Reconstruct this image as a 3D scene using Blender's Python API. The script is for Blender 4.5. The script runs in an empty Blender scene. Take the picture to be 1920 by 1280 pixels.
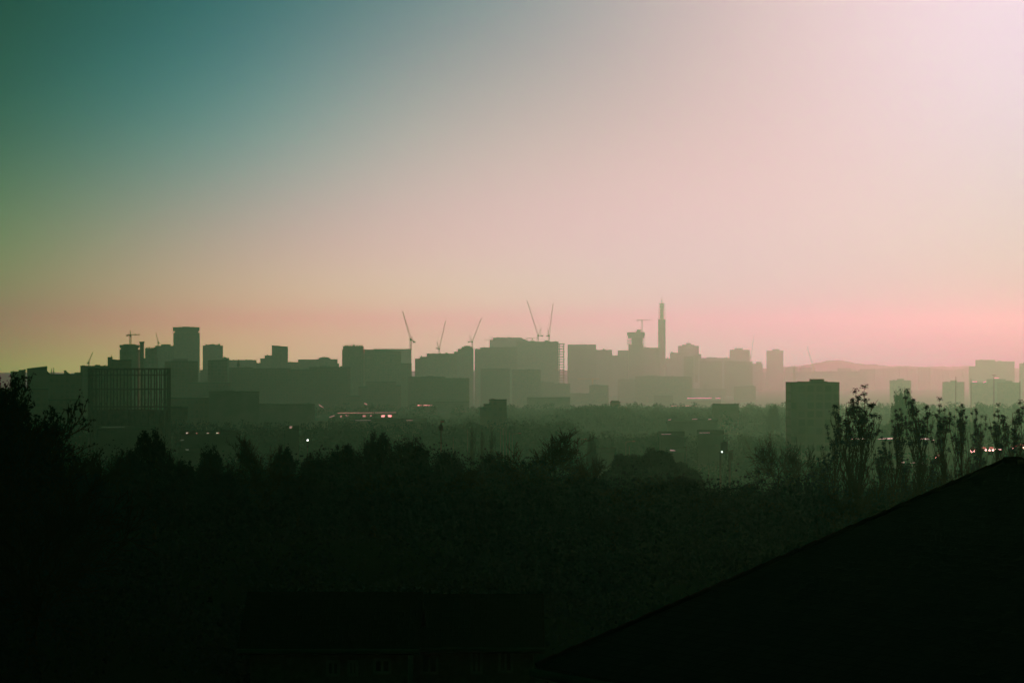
import bpy, math, random
import numpy as np
from mathutils import Vector, Matrix
random.seed(7)
RNG = np.random.default_rng(11)
sc = bpy.context.scene
COL = sc.collection
F = 5444.0          # focal length in pixels of the 1920 px wide photograph
EYE = 40.0          # height of the upstairs window the picture is taken from
EXPO = 4.0          # scene exposure is -2: lights are four times the display value

def stretch(D):
    """the distance scale of the city: beyond 5 km it stretches"""
    if D <= 4800: return D
    if D <= 7500: return 4800+(D-4800)*1.44
    return 8688+(D-7500)*1.65
def P(x, y, D):
    """photograph pixel (1920 wide) at distance D -> world point"""
    return Vector(((x-960)/F*D, D, EYE-(y-690)/F*D))
def X(x, D): return (x-960)/F*D
def Z(y, D): return EYE-(y-690)/F*D

PROF_D = np.arange(-420, 1000, 6.)
PROF_Z = np.interp(PROF_D, [-420, 0, 30, 60, 100, 120, 150, 185, 250, 330, 430, 560, 700, 860, 1000], [34, 33, 30.5, 28.5, 27.8, 29.3, 31.4, 30.2, 27, 22, 16, 9, 3, 0, 0])
PROF_Z = np.convolve(np.pad(PROF_Z, 3, 'edge'), np.ones(7)/7, 'valid')
def ground_z(x, y):
    z = np.interp(np.asarray(y, float), PROF_D, PROF_Z)
    q = np.clip((np.asarray(y, float)-2300)/4500.0, 0, 1)
    z = z-45*q*q*(3-2*q)   # basin shaped so the low city ground lies farther off and hazier
    mx, my = X(1760, 1300), 1300
    z = z + 8*np.exp(-((np.asarray(x)-mx)/20)**2-((np.asarray(y)-my)/70.)**2)
    mx, my = X(1130, 1950), 1950
    z = z + 3*np.exp(-((np.asarray(x)-mx)/25)**2-((np.asarray(y)-my)/60.)**2)
    return z
def gz(x, y): return float(ground_z(x, y))

# ------------------------------------------------------------------ materials
def new_mat(name):
    m = bpy.data.materials.new(name); m.use_nodes = True
    nt = m.node_tree
    return m, nt, nt.nodes['Principled BSDF']
def noise_mat(name, c1, c2, scale=1.0, rough=.85, metal=0.0, bump=0.0, spec=.3, detail=5):
    m, nt, b = new_mat(name)
    tc = nt.nodes.new('ShaderNodeTexCoord'); n = nt.nodes.new('ShaderNodeTexNoise')
    n.inputs['Scale'].default_value = scale; n.inputs['Detail'].default_value = detail
    r = nt.nodes.new('ShaderNodeValToRGB')
    r.color_ramp.elements[0].position = .35; r.color_ramp.elements[1].position = .68
    r.color_ramp.elements[0].color = (*c1, 1); r.color_ramp.elements[1].color = (*c2, 1)
    nt.links.new(tc.outputs['Object'], n.inputs['Vector']); nt.links.new(n.outputs['Fac'], r.inputs[0])
    nt.links.new(r.outputs[0], b.inputs['Base Color'])
    b.inputs['Roughness'].default_value = rough; b.inputs['Metallic'].default_value = metal
    b.inputs['Specular IOR Level'].default_value = spec
    if bump:
        bp = nt.nodes.new('ShaderNodeBump'); bp.inputs['Strength'].default_value = bump
        nt.links.new(n.outputs['Fac'], bp.inputs['Height']); nt.links.new(bp.outputs[0], b.inputs['Normal'])
    return m
def matte(*a, **k):
    m = noise_mat(*a, **k); m.node_tree.nodes['Principled BSDF'].inputs['Specular IOR Level'].default_value = 0
    return m
def facade_mat(name, wall, win, bw=3.2, bh=3.1, mortar=.9, rough=.7):
    """rows of windows: a brick pattern whose bricks are the panes and whose mortar is the wall"""
    m, nt, b = new_mat(name)
    tc = nt.nodes.new('ShaderNodeTexCoord'); sp = nt.nodes.new('ShaderNodeSeparateXYZ'); cb = nt.nodes.new('ShaderNodeCombineXYZ')
    ad = nt.nodes.new('ShaderNodeMath'); ad.operation = 'ADD'
    nt.links.new(tc.outputs['Object'], sp.inputs[0]); nt.links.new(sp.outputs[0], ad.inputs[0]); nt.links.new(sp.outputs[1], ad.inputs[1])
    nt.links.new(ad.outputs[0], cb.inputs[0]); nt.links.new(sp.outputs[2], cb.inputs[1])
    br = nt.nodes.new('ShaderNodeTexBrick'); br.offset = 0
    br.inputs['Scale'].default_value = 1; br.inputs['Brick Width'].default_value = bw; br.inputs['Row Height'].default_value = bh
    br.inputs['Mortar Size'].default_value = mortar*.5; br.inputs['Mortar Smooth'].default_value = 0
    br.inputs['Color1'].default_value = (*win, 1); br.inputs['Color2'].default_value = (*[v*2.2 for v in win], 1)
    br.inputs['Mortar'].default_value = (*wall, 1)
    nt.links.new(cb.outputs[0], br.inputs['Vector'])
    n = nt.nodes.new('ShaderNodeTexNoise'); n.inputs['Scale'].default_value = .15
    nt.links.new(tc.outputs['Object'], n.inputs['Vector'])
    mx = nt.nodes.new('ShaderNodeMix'); mx.data_type = 'RGBA'; mx.blend_type = 'MULTIPLY'; mx.inputs[0].default_value = .5
    nt.links.new(br.outputs['Color'], mx.inputs[6]); nt.links.new(n.outputs['Color'], mx.inputs[7])
    nt.links.new(mx.outputs[2], b.inputs['Base Color'])
    rr = nt.nodes.new('ShaderNodeMapRange'); rr.inputs[3].default_value = .5; rr.inputs[4].default_value = rough
    nt.links.new(br.outputs['Fac'], rr.inputs[0]); nt.links.new(rr.outputs[0], b.inputs['Roughness'])
    return m
def emit_mat(name, c, s):
    m, nt, b = new_mat(name)
    b.inputs['Base Color'].default_value = (.8, .8, .8, 1)
    b.inputs['Emission Color'].default_value = (*c, 1); b.inputs['Emission Strength'].default_value = s
    return m

M = {}
M['concrete'] = facade_mat('concrete_facade', (.12, .145, .13), (.05, .065, .06))
M['brick'] = facade_mat('brick_facade', (.10, .105, .085), (.04, .05, .045), 2.8, 2.9, 1.3)
M['glassy'] = facade_mat('curtain_wall_facade', (.09, .12, .12), (.045, .065, .065), 1.6, 3.4, .35)
M['bare_slab'] = matte('bare_concrete', (.14, .16, .14), (.2, .22, .19), .2)
M['shed'] = matte('sheet_cladding', (.08, .12, .11), (.12, .16, .15), .1, .6)
M['roofing'] = matte('flat_roof_felt', (.03, .045, .04), (.05, .065, .06), .3, .9)
M['steel'] = noise_mat('galvanised_steel', (.22, .23, .24), (.32, .33, .33), 1.0, .5, .6)
M['crane'] = noise_mat('crane_paint', (.28, .20, .07), (.34, .25, .09), 1.0, .6)
M['ballast'] = noise_mat('ballast_concrete', (.18, .18, .17), (.26, .26, .25), .5)
M['dark_iron'] = matte('painted_iron', (.05, .07, .07), (.09, .11, .10), .6, .6)
M['bark'] = matte('bark', (.014, .018, .012), (.03, .034, .024), 3, .95, 0, .3)
M['twig'] = matte('twig_bark', (.010, .014, .010), (.022, .028, .02), 2, .95)
M['leaf'] = matte('dull_green_leaf', (.004, .024, .028), (.010, .038, .044), .7, .85)
M['autumn'] = matte('russet_leaf', (.07, .04, .018), (.11, .07, .03), .7, .85)
M['evergreen'] = matte('evergreen_leaf', (.003, .018, .021), (.008, .030, .034), .9, .85)
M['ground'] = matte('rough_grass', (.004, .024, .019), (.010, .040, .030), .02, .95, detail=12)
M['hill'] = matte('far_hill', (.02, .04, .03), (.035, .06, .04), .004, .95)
M['asphalt'] = noise_mat('asphalt', (.04, .04, .04), (.06, .06, .058), .5, .75)
M['paint'] = noise_mat('road_paint', (.6, .6, .58), (.8, .8, .78), 2, .7)
M['glazing'] = noise_mat('glint_tinted_rooflight', (.5, .47, .36), (.85, .8, .62), .35, .06, 1.0)
M['dull_glazing'] = noise_mat('dull_glint_rooflight', (.10, .16, .08), (.22, .32, .18), .3, .07, 1.0)  # kept dark so the mirrored sky reads as a fainter glint, not wear
for k_, t_ in (('glazing', (.45, 1, .7)), ('dull_glazing', (.12, .28, .18))):  # reflection tint set against the red sun to turn the glints cream
    M[k_].node_tree.nodes['Principled BSDF'].inputs['Specular Tint'].default_value = (*t_, 1)
M['car'] = noise_mat('dark_car_paint', (.03, .035, .05), (.05, .05, .06), 1, .35, .3)
M['car_pale'] = noise_mat('pale_car_paint', (.45, .45, .46), (.55, .55, .55), 1, .35, .2)
M['tyre'] = noise_mat('tyre_rubber', (.02, .02, .02), (.03, .03, .03), 4, .9)
M['glass'] = noise_mat('dark_glass', (.02, .025, .03), (.04, .045, .05), 1, .12)
M['headlamp'] = emit_mat('headlamp_glass', (1, .62, .55), 60)
M['lamp_lit'] = emit_mat('lit_lamp', (.75, 1, .85), 26)
M['lamp_off'] = matte('lamp_housing', (.1, .11, .11), (.16, .16, .16), 2, .5)
M['render_wall'] = noise_mat('pebble_dash', (.10, .10, .085), (.15, .15, .13), 6, .95, 0, .2)
M['frame'] = noise_mat('white_window_frame', (.16, .18, .17), (.24, .26, .25), 3, .7)
def tile_mat(name, c, w=.3, h=.22):
    m, nt, b = new_mat(name)
    tc = nt.nodes.new('ShaderNodeTexCoord'); br = nt.nodes.new('ShaderNodeTexBrick')
    br.inputs['Scale'].default_value = 1; br.inputs['Brick Width'].default_value = w; br.inputs['Row Height'].default_value = h
    br.inputs['Mortar Size'].default_value = .012
    br.inputs['Color1'].default_value = (*c, 1); br.inputs['Color2'].default_value = (*[v*.7 for v in c], 1)
    br.inputs['Mortar'].default_value = (*[v*.3 for v in c], 1)
    nt.links.new(tc.outputs['UV'], br.inputs['Vector']); nt.links.new(br.outputs['Color'], b.inputs['Base Color'])
    bp = nt.nodes.new('ShaderNodeBump'); bp.inputs['Strength'].default_value = .4; bp.inputs['Distance'].default_value = .02
    nt.links.new(br.outputs['Fac'], bp.inputs['Height']); bp.invert = True
    nt.links.new(bp.outputs[0], b.inputs['Normal'])
    b.inputs['Roughness'].default_value = .9; b.inputs['Specular IOR Level'].default_value = .05
    return m
M['tiles'] = tile_mat('concrete_roof_tiles', (.015, .018, .015))

# ------------------------------------------------------------------ mesh building
class MB:
    def __init__(s): s.v = []; s.f = []
    def box(s, x0, x1, y0, y1, z0, z1):
        n = len(s.v)
        s.v += [(x, y, z) for x in (x0, x1) for y in (y0, y1) for z in (z0, z1)]
        s.f += [(n, n+1, n+3, n+2), (n+4, n+6, n+7, n+5), (n, n+4, n+5, n+1), (n+2, n+3, n+7, n+6), (n, n+2, n+6, n+4), (n+1, n+5, n+7, n+3)]
        return s
    def prism(s, pts, z0, z1):
        """vertical prism over a plan polygon"""
        n = len(s.v); k = len(pts)
        s.v += [(p[0], p[1], z0) for p in pts]+[(p[0], p[1], z1 if len(p) < 3 else p[2]) for p in pts]
        s.f += [tuple(range(n+k-1, n-1, -1)), tuple(range(n+k, n+2*k))]
        s.f += [(n+i, n+(i+1) % k, n+k+(i+1) % k, n+k+i) for i in range(k)]
        return s
    def cyl(s, cx, cy, r, z0, z1, n=16, r1=None):
        r1 = r if r1 is None else r1
        m = len(s.v)
        for (rr, z) in ((r, z0), (r1, z1)):
            s.v += [(cx+rr*math.cos(2*math.pi*i/n), cy+rr*math.sin(2*math.pi*i/n), z) for i in range(n)]
        s.f += [(m+i, m+(i+1) % n, m+n+(i+1) % n, m+n+i) for i in range(n)]
        s.f += [tuple(range(m+n-1, m-1, -1)), tuple(range(m+n, m+2*n))]
        return s
    def bar(s, a, b, w, w1=None, n=4):
        """tapered bar of n sides from a to b"""
        a = Vector(a); b = Vector(b); w1 = w if w1 is None else w1
        d = b-a
        if d.length < 1e-6: return s
        d.normalize()
        u = d.orthogonal().normalized(); v = d.cross(u)
        m = len(s.v)
        for (c, r) in ((a, w/2), (b, w1/2)):
            s.v += [tuple(c+(u*math.cos(2*math.pi*(i+.5)/n)+v*math.sin(2*math.pi*(i+.5)/n))*r*1.2) for i in range(n)]
        s.f += [(m+i, m+(i+1) % n, m+n+(i+1) % n, m+n+i) for i in range(n)]
        s.f += [tuple(range(m+n-1, m-1, -1)), tuple(range(m+n, m+2*n))]
        return s
    def slab(s, a, b, nrm, width, th):
        """flat bar from a to b, its broad face turned to nrm"""
        a = Vector(a); b = Vector(b); d = (b-a).normalized(); nrm = (nrm-d*nrm.dot(d)).normalized(); u = d.cross(nrm)
        m = len(s.v)
        for c in (a, b):
            for (i, j) in ((-1, -1), (1, -1), (1, 1), (-1, 1)):
                s.v.append(tuple(c+u*width/2*i+nrm*th/2*j))
        s.f += [(m, m+1, m+2, m+3), (m+4, m+7, m+6, m+5)]+[(m+i, m+4+i, m+4+(i+1) % 4, m+(i+1) % 4) for i in range(4)]
        return s
    def truss(s, a, b, w0, w1, t, bays):
        """square lattice beam"""
        a = Vector(a); b = Vector(b); d = (b-a).normalized()
        u = Vector((0, 1, 0)) if abs(d.y) < .9 else Vector((1, 0, 0))
        u = (u-d*u.dot(d)).normalized(); v = d.cross(u)
        ring = []
        for i in range(bays+1):
            q = i/bays; c = a.lerp(b, q); w = (w0+(w1-w0)*q)/2
            ring.append([c+u*w*i0+v*w*j0 for (i0, j0) in ((-1, -1), (1, -1), (1, 1), (-1, 1))])
        for k in range(4): s.bar(ring[0][k], ring[-1][k], t)
        for i in range(bays):
            for k in range(4):
                s.bar(ring[i][k], ring[i+1][(k+1) % 4], t*.6, n=3)
                s.bar(ring[i][k], ring[i][(k+1) % 4], t*.6, n=3)
        return s
    def build(s, name, mat, parent=None, loc=None, smooth=False):
        me = bpy.data.meshes.new(name)
        v = s.v
        base = Vector(loc) if loc is not None else (parent_loc(parent) if parent else Vector((0, 0, 0)))
        v = [(p[0]-base.x, p[1]-base.y, p[2]-base.z) for p in v]
        me.from_pydata(v, [], s.f); me.materials.append(M[mat] if isinstance(mat, str) else mat)
        if smooth: me.polygons.foreach_set('use_smooth', [True]*len(me.polygons))
        o = bpy.data.objects.new(name, me); COL.objects.link(o)
        if parent: o.parent = parent
        else: o.location = base
        return o
class SplitMB(MB):
    """every primitive added becomes an object of its own"""
    def __init__(s): super().__init__(); s.cuts = []
    def mark(s): s.cuts.append((len(s.v), len(s.f)))
    def box(s, *a): s.mark(); return super().box(*a)
    def bar(s, *a, **k): s.mark(); return super().bar(*a, **k)
    def slab(s, *a): s.mark(); return super().slab(*a)
    def cyl(s, *a, **k): s.mark(); return super().cyl(*a, **k)
    def build_each(s, name, mat, parent):
        out = []
        for i, (v0, f0) in enumerate(s.cuts):
            v1, f1 = s.cuts[i+1] if i+1 < len(s.cuts) else (len(s.v), len(s.f))
            m = MB(); m.v = s.v[v0:v1]; m.f = [tuple(q-v0 for q in f) for f in s.f[f0:f1]]
            out.append(m.build(name, mat, parent))
        return out
def parent_loc(p):
    l = Vector((0, 0, 0))
    while p: l = l+p.location; p = p.parent
    return l
def np_mesh(name, verts, k, mat):
    """mesh of loose k-gons from an (n*k,3) array"""
    n = len(verts)//k
    me = bpy.data.meshes.new(name)
    me.vertices.add(n*k); me.vertices.foreach_set('co', np.ascontiguousarray(verts, dtype=np.float32).ravel())
    me.loops.add(n*k); me.loops.foreach_set('vertex_index', np.arange(n*k, dtype=np.int32))
    me.polygons.add(n); me.polygons.foreach_set('loop_start', np.arange(0, n*k, k, dtype=np.int32))
    me.polygons.foreach_set('loop_total', np.full(n, k, dtype=np.int32))
    me.update(); me.materials.append(M[mat] if isinstance(mat, str) else mat)
    return me
def tag(o, label=None, cat=None, group=None, kind=None):
    if label: o['label'] = label
    if cat: o['category'] = cat
    if group: o['group'] = group
    if kind: o['kind'] = kind
    return o
def thing(name, label, cat, loc, group=None):
    o = bpy.data.objects.new(name, None); COL.objects.link(o); o.location = loc; o.empty_display_size = 1
    return tag(o, label, cat, group)
def clone(root, loc, rotz, scale, label, group):
    r = root.copy(); COL.objects.link(r); r.location = loc; r.rotation_euler = (0, 0, rotz); r.scale = scale
    r['label'] = label
    if group: r['group'] = group
    for c in list(root.children):
        d = c.copy(); COL.objects.link(d); d.parent = r
    return r

# ------------------------------------------------------------------ camera
cam = bpy.data.cameras.new('camera'); co = bpy.data.objects.new('camera', cam); COL.objects.link(co); sc.camera = co
cam.sensor_width = 36; cam.lens = 36*F/1920; cam.clip_start = .5; cam.clip_end = 40000
co.location = (0, 0, EYE); co.rotation_euler = (math.radians(90)+math.atan(50/F), 0, 0)

# ------------------------------------------------------------------ sun, sky
sun_dir = Vector(((2000-960)/F, 1, 750/F)).normalized()
sl = bpy.data.lights.new('sun', 'SUN'); so = bpy.data.objects.new('sun', sl); COL.objects.link(so)
sl.energy = 1.0951*EXPO; sl.color = (1, 0.1702, 0.1341); sl.angle = math.radians(.5)
so.rotation_euler = (-sun_dir).to_track_quat('-Z', 'Y').to_euler(); so.location = (200, 400, 400)

w = bpy.data.worlds.new('World'); sc.world = w; w.use_nodes = True
nt = w.node_tree; bg = nt.nodes['Background']; N = nt.nodes.new; LK = nt.links.new
def Mt(op, *a):
    n = N('ShaderNodeMath'); n.operation = op
    for i, q in enumerate(a):
        if isinstance(q, (int, float)): n.inputs[i].default_value = q
        else: LK(q, n.inputs[i])
    return n.outputs[0]
tc = N('ShaderNodeTexCoord'); nv = N('ShaderNodeVectorMath'); nv.operation = 'NORMALIZE'; LK(tc.outputs['Generated'], nv.inputs[0])
dt = N('ShaderNodeVectorMath'); dt.operation = 'DOT_PRODUCT'; LK(nv.outputs[0], dt.inputs[0]); dt.inputs[1].default_value = sun_dir
ang = Mt('MULTIPLY', Mt('ARCCOSINE', Mt('MINIMUM', dt.outputs['Value'], 1.0)), 180/math.pi)
sp = N('ShaderNodeSeparateXYZ'); LK(nv.outputs[0], sp.inputs[0])
elev = Mt('MAXIMUM', Mt('MULTIPLY', Mt('ARCSINE', sp.outputs[2]), 180/math.pi), 0.0)
rot = N('ShaderNodeVectorMath'); rot.operation = 'DOT_PRODUCT'
az0 = math.atan2(sun_dir.x, sun_dir.y)
azd = Mt('MULTIPLY', Mt('SUBTRACT', Mt('ARCTAN2', sp.outputs[0], sp.outputs[1]), az0), 180/math.pi)
# per colour: ceiling, floor, glow strength/width round the sun, horizon band strength/width/height, aureole
SKY = [[1.2772, 0.0008, 1.1389, 5.9327, 2.3919, 4.8031, 4.3352, 0.0253, 3.2997, 8.1336, 2.9446, 0.2696, 3.6495, 2.7615, 11.4239, 4.1245, 5.3058, 84.203, 23.5916, 5.479], [6.2119, 0.0039, 0.1009, 10.771, 8.2098, 6.3655, 0.4648, 0.1101, 0.152, 25.9121, 2.8032, 0.0609, 6.2624, 2.6651, 12.5564, 3.4796, 12.071, 8.9684, 8.7641, 6.9685], [0.9037, 0.0058, 0.8123, 10.642, 0.2699, 9.4361, 5.3437, 0.269, 0.913, 8.2501, 3.4553, 0.2545, 5.9285, 3.4984, 13.6604, 3.5464, 3.5054, 9.2795, 8.7108, 3.696]]
chan = []
for (A, k0, k1, w1, k2, w2, h2, Bc, k3, w3, h3, k4, w4, h4, c4, e4, c2, s5, w5, h5) in SKY:
    def gs(q, wd): return Mt('EXPONENT', Mt('MULTIPLY', Mt('MULTIPLY', q, q), -1/wd**2))
    glow = Mt('MULTIPLY', gs(ang, w1), k1)
    band = Mt('MULTIPLY', Mt('MULTIPLY', gs(Mt('ADD', azd, c2), w2), Mt('EXPONENT', Mt('MULTIPLY', elev, -1/h2))), k2)
    low = Mt('MULTIPLY', Mt('MULTIPLY', gs(Mt('ADD', azd, 8.0), w3), gs(elev, h3)), k3)
    veil = Mt('MULTIPLY', Mt('MULTIPLY', gs(Mt('ADD', azd, c4), w4), gs(Mt('SUBTRACT', elev, e4), h4)), k4)
    s = Mt('ADD', Mt('ADD', Mt('ADD', Mt('ADD', glow, band), low), veil), k0)
    v = Mt('MULTIPLY', Mt('SUBTRACT', 1.0, Mt('EXPONENT', Mt('MULTIPLY', s, -1.0))), A)
    dim = Mt('MULTIPLY', Mt('MULTIPLY', gs(Mt('SUBTRACT', azd, 3.0), w5), Mt('EXPONENT', Mt('MULTIPLY', elev, -1/h5))), -s5/(1+s5))
    v = Mt('MULTIPLY', v, Mt('ADD', dim, 1.0))
    chan.append(Mt('MULTIPLY', Mt('ADD', v, Mt('MULTIPLY', gs(ang, 5.0), Bc)), EXPO))
cb = N('ShaderNodeCombineXYZ')
for i in range(3): LK(chan[i], cb.inputs[i])
st = N('ShaderNodeTexSky'); st.sky_type = 'NISHITA'; st.sun_disc = False
st.sun_elevation = math.asin(sun_dir.z); st.sun_rotation = az0
ts = N('ShaderNodeVectorMath'); ts.operation = 'MULTIPLY'; LK(st.outputs[0], ts.inputs[0]); ts.inputs[1].default_value = (.0002, .0004, .002)
ad = N('ShaderNodeVectorMath'); ad.operation = 'ADD'; LK(cb.outputs[0], ad.inputs[0]); LK(ts.outputs[0], ad.inputs[1])
LK(ad.outputs[0], bg.inputs[0]); bg.inputs[1].default_value = 1.0

# ------------------------------------------------------------------ haze
hm = bpy.data.materials.new('haze_air'); hm.use_nodes = True; hn = hm.node_tree; hn.nodes.clear()
ho = hn.nodes.new('ShaderNodeOutputMaterial'); hv = hn.nodes.new('ShaderNodeVolumePrincipled')
hv.inputs['Color'].default_value = (0.0784, 1, 0.3681, 1); hv.inputs['Absorption Color'].default_value = (1, 1, 1, 1)
hv.inputs['Density'].default_value = 2.2357e-4; hv.inputs['Anisotropy'].default_value = 0.8427
hn.links.new(hv.outputs[0], ho.inputs['Volume'])
tag(MB().box(-5200, 5200, -600, 14700, -52, 290).build('haze', hm), kind='stuff', label='thin greenish evening haze over the whole city', cat='haze')

# ------------------------------------------------------------------ ground and hills
def make_ground():
    ys = np.concatenate([np.arange(-400, 0, 50), np.arange(0, 700, 12), np.arange(700, 2600, 40), np.arange(2600, 14500, 400), [14600]])
    xs = np.concatenate([np.arange(-5000, -500, 500), np.arange(-500, 500, 12.5), np.arange(500, 5001, 500)])
    XX, YY = np.meshgrid(xs, ys); ZZ = ground_z(XX, YY)
    rough = 1.2*np.sin(XX*.05+YY*.021)*np.cos(YY*.037-XX*.013)
    ZZ = ZZ+np.where((YY > 140) & (YY < 620), rough*.3, 0)
    v = np.stack([XX, YY, ZZ], -1).reshape(-1, 3); nx = len(xs); f = []
    for j in range(len(ys)-1):
        for i in range(nx-1):
            a = j*nx+i; f.append((a, a+1, a+nx+1, a+nx))
    me = bpy.data.meshes.new('ground'); me.from_pydata(v.tolist(), [], f); me.materials.append(M['ground'])
    me.polygons.foreach_set('use_smooth', [True]*len(f))
    o = bpy.data.objects.new('ground', me); COL.objects.link(o); tag(o, kind='structure')
make_ground()
def hills(name, D, prof, depth, mat, rough_=.3):
    """ridge whose crest follows (pixel x, pixel y) points at distance D"""
    v = []; f = []
    px = [p[0] for p in prof]; py = [p[1] for p in prof]
    xs = np.arange(px[0], px[-1]+1, 3 if rough_ > .5 else 6)
    for i, x in enumerate(xs):
        y = np.interp(x, px, py)+.5*math.sin(x*.11)+.4*math.sin(x*.29+1)+rough_*random.uniform(-.9, .5)
        top = max(Z(y, D), .5)
        v += [(X(x, D), D-depth*.5, -46), (X(x, D), D, top), (X(x, D), D+depth*.5, -46)]
    for i in range(len(xs)-1):
        a = 3*i; f += [(a, a+3, a+4, a+1), (a+1, a+4, a+5, a+2), (a, a+2, a+5, a+3)]
    f += [(0, 1, 2), (3*len(xs)-3, 3*len(xs)-1, 3*len(xs)-2)]
    me = bpy.data.meshes.new(name); me.from_pydata(v, [], f); me.materials.append(M[mat])
    o = bpy.data.objects.new(name, me); COL.objects.link(o); tag(o, kind='structure')
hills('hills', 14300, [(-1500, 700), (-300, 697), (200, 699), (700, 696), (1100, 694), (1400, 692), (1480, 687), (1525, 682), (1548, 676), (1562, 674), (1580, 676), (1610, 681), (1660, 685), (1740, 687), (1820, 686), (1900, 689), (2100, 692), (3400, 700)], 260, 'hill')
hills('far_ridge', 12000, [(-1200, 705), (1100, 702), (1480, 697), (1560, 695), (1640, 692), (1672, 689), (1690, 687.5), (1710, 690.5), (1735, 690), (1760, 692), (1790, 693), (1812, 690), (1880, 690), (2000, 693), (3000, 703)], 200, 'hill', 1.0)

# ------------------------------------------------------------------ buildings
GR_SKY = 'city buildings along the hazy skyline'
def building(name, label, D, blocks, plant=(), mat='concrete', cat='building', group=GR_SKY, depth=None, clutter=True, seed=None, spire=None, base=None):
    """blocks: (x0, x1, ytop[, ytop_right]) in photo pixels, each standing on the ground; plant: boxes on the roof"""
    r = random.Random(sum(ord(c) for c in label)); D = stretch(D)
    if 1600 <= D <= 2250 and blocks[0][0] < 480: D *= .8
    xs0 = min(b[0] for b in blocks); xs1 = max(b[1] for b in blocks)
    wd = X(xs1, D)-X(xs0, D); dep = depth or max(12, min(55, wd*.7))
    cx = (X(xs0, D)+X(xs1, D))/2
    g0 = gz(cx, D) if base is None else base
    t = thing(name, label, cat, (cx, D, g0), group)
    mb = MB()
    rf = MB()
    for i, b in enumerate(blocks):
        x0, x1 = X(b[0], D), X(b[1], D); z0 = g0-1.5; zt = Z(b[2], D); zr = Z(b[3], D) if len(b) > 3 else zt
        y0 = D+i*.23; y1 = D+dep-i*.31
        mb.prism([(x0, y0, zt-.6), (x1, y0, zr-.6), (x1, y1, zr-.6), (x0, y1, zt-.6)], z0, zt-.6)
        # parapet slab
        rf.prism([(x0-.15, y0-.15, zt), (x1+.15, y0-.15, zr), (x1+.15, y1+.15, zr), (x0-.15, y1+.15, zt)], min(zt, zr)-.6, zt)
    mb.build('wall', mat, t); rf.build('roof', 'roofing', t)
    t.rotation_euler = (0, 0, -math.atan2(cx, D))
    if plant or clutter:
        pb = SplitMB(); k = 0
        for p in plant:
            zb = min(Z(b[2], D) for b in blocks if b[0]-3 <= p[0] and b[1]+3 >= p[1]) if any(b[0]-3 <= p[0] and b[1]+3 >= p[1] for b in blocks) else Z(blocks[0][2], D)
            pb.box(X(p[0], D), X(p[1], D), D+2+k*.2, D+dep*.6-k*.2, zb-.4, Z(p[2], D)); k += 1
        if clutter:
            for b in blocks:
                n = int((b[1]-b[0])/9)
                for _ in range(n):
                    q = r.uniform(b[0]+1.5, b[1]-3); ww = r.uniform(.8, 4); hh = r.choice([.6, .9, 1.2, 2.0])
                    frac = (q-b[0])/(b[1]-b[0]); yt = b[2]+((b[3]-b[2])*frac if len(b) > 3 else 0)
                    yy = D+r.uniform(1, dep*.5)
                    pb.box(X(q, D), X(q+ww, D), yy, yy+3, Z(yt, D)-.3, Z(yt-hh, D))
        pb.build_each('rooftop_unit', 'shed', t)
    if spire:
        for (x, y0, y1, wpx) in spire:
            MB().bar((X(x, D), D+3, Z(y0, D)-.3), (X(x, D), D+3, Z(y1, D)), wpx/F*D, wpx*.3/F*D).build('mast', 'steel', t)
    return t

B = building
# --- left edge of the skyline
B('low_office', 'small flat block just right of the near tree at the far left', 2100, [(20, 35, 696), (35, 48, 693)], mat='brick')
B('wedge_roof_hall', 'dark hall with a single roof slope rising to the right, far left skyline', 1900, [(51, 88, 690.5, 686), (88, 93, 694, 700)], mat='shed', cat='hall', clutter=False)
B('works_building', 'long low dark works whose roof carries two stubby chimneys', 1950, [(91, 152, 701)], mat='brick', cat='factory', clutter=False, spire=[(96.5, 701, 689.5, 2.2), (101, 701, 689, 2.6)])
B('gable_block', 'little gabled block poking up right of the two stubby chimneys', 2050, [(120, 124, 694), (124, 131, 695, 701)], mat='brick', clutter=False)
B('low_office', 'low flat roofed offices just left of the long block above the gasholder', 2000, [(140, 154, 698)], mat='brick', clutter=False)
B('long_block', 'long level block rising behind the left half of the gasholder', 2150, [(151, 204, 685.5)], plant=[(178, 188, 683.5)], mat='concrete')
B('stepped_block', 'small stepped block with one stub chimney, left of the round tower with the crane', 2200, [(202, 211, 669), (211, 224, 673, 674.5), (224, 246, 674)], mat='brick', clutter=False, spire=[(209.5, 669, 665, 1.8)])
t = thing('round_tower', 'drum shaped tower with a notched top carrying the flat crane', 'tower', (X(240, 2500), 2500, 0), GR_SKY)
cx, D = X(240, 2500), 2510.
MB().cyl(cx, D, 18.6/F*D, -1, Z(655, D), 24).cyl(cx, D, 16.5/F*D, Z(655, D), Z(652, D), 24).build('wall', 'glassy', t)
MB().cyl(cx, D, 18.8/F*D, Z(652, D), Z(646.5, D), 24).cyl(cx, D, 12/F*D, Z(646.5, D), Z(645, D), 24).build('top_storey', 'glassy', t)
B('office_block', 'plain block tucked against the right side of the drum shaped tower', 2600, [(243, 268, 655)], mat='brick')
B('stair_tower', 'thin dark shaft with a wider cap beside the drum shaped tower', 2400, [(262, 270, 642)], plant=[(261, 271, 640)], cat='tower', mat='bare_slab', clutter=False, depth=5)
B('office_block', 'block with a bumpy roof garden between the thin shaft and the tallest left tower', 2900, [(272, 294, 653)], plant=[(274, 277, 651), (278.5, 281, 650), (283, 286, 651.3), (288, 291, 650.8)], mat='concrete')
B('office_block', 'paler slab standing left behind the tallest left tower', 3700, [(291, 326, 648)], plant=[(302, 320, 645)], mat='glassy', clutter=False)
D = 4200.
t = thing('slab_tower', 'tallest tower on the left skyline, wide flat cap over a recessed storey', 'tower', (X(349, D), D, 0), GR_SKY)
t.rotation_euler = (0, 0, -math.atan2(X(349, D), D))
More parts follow.
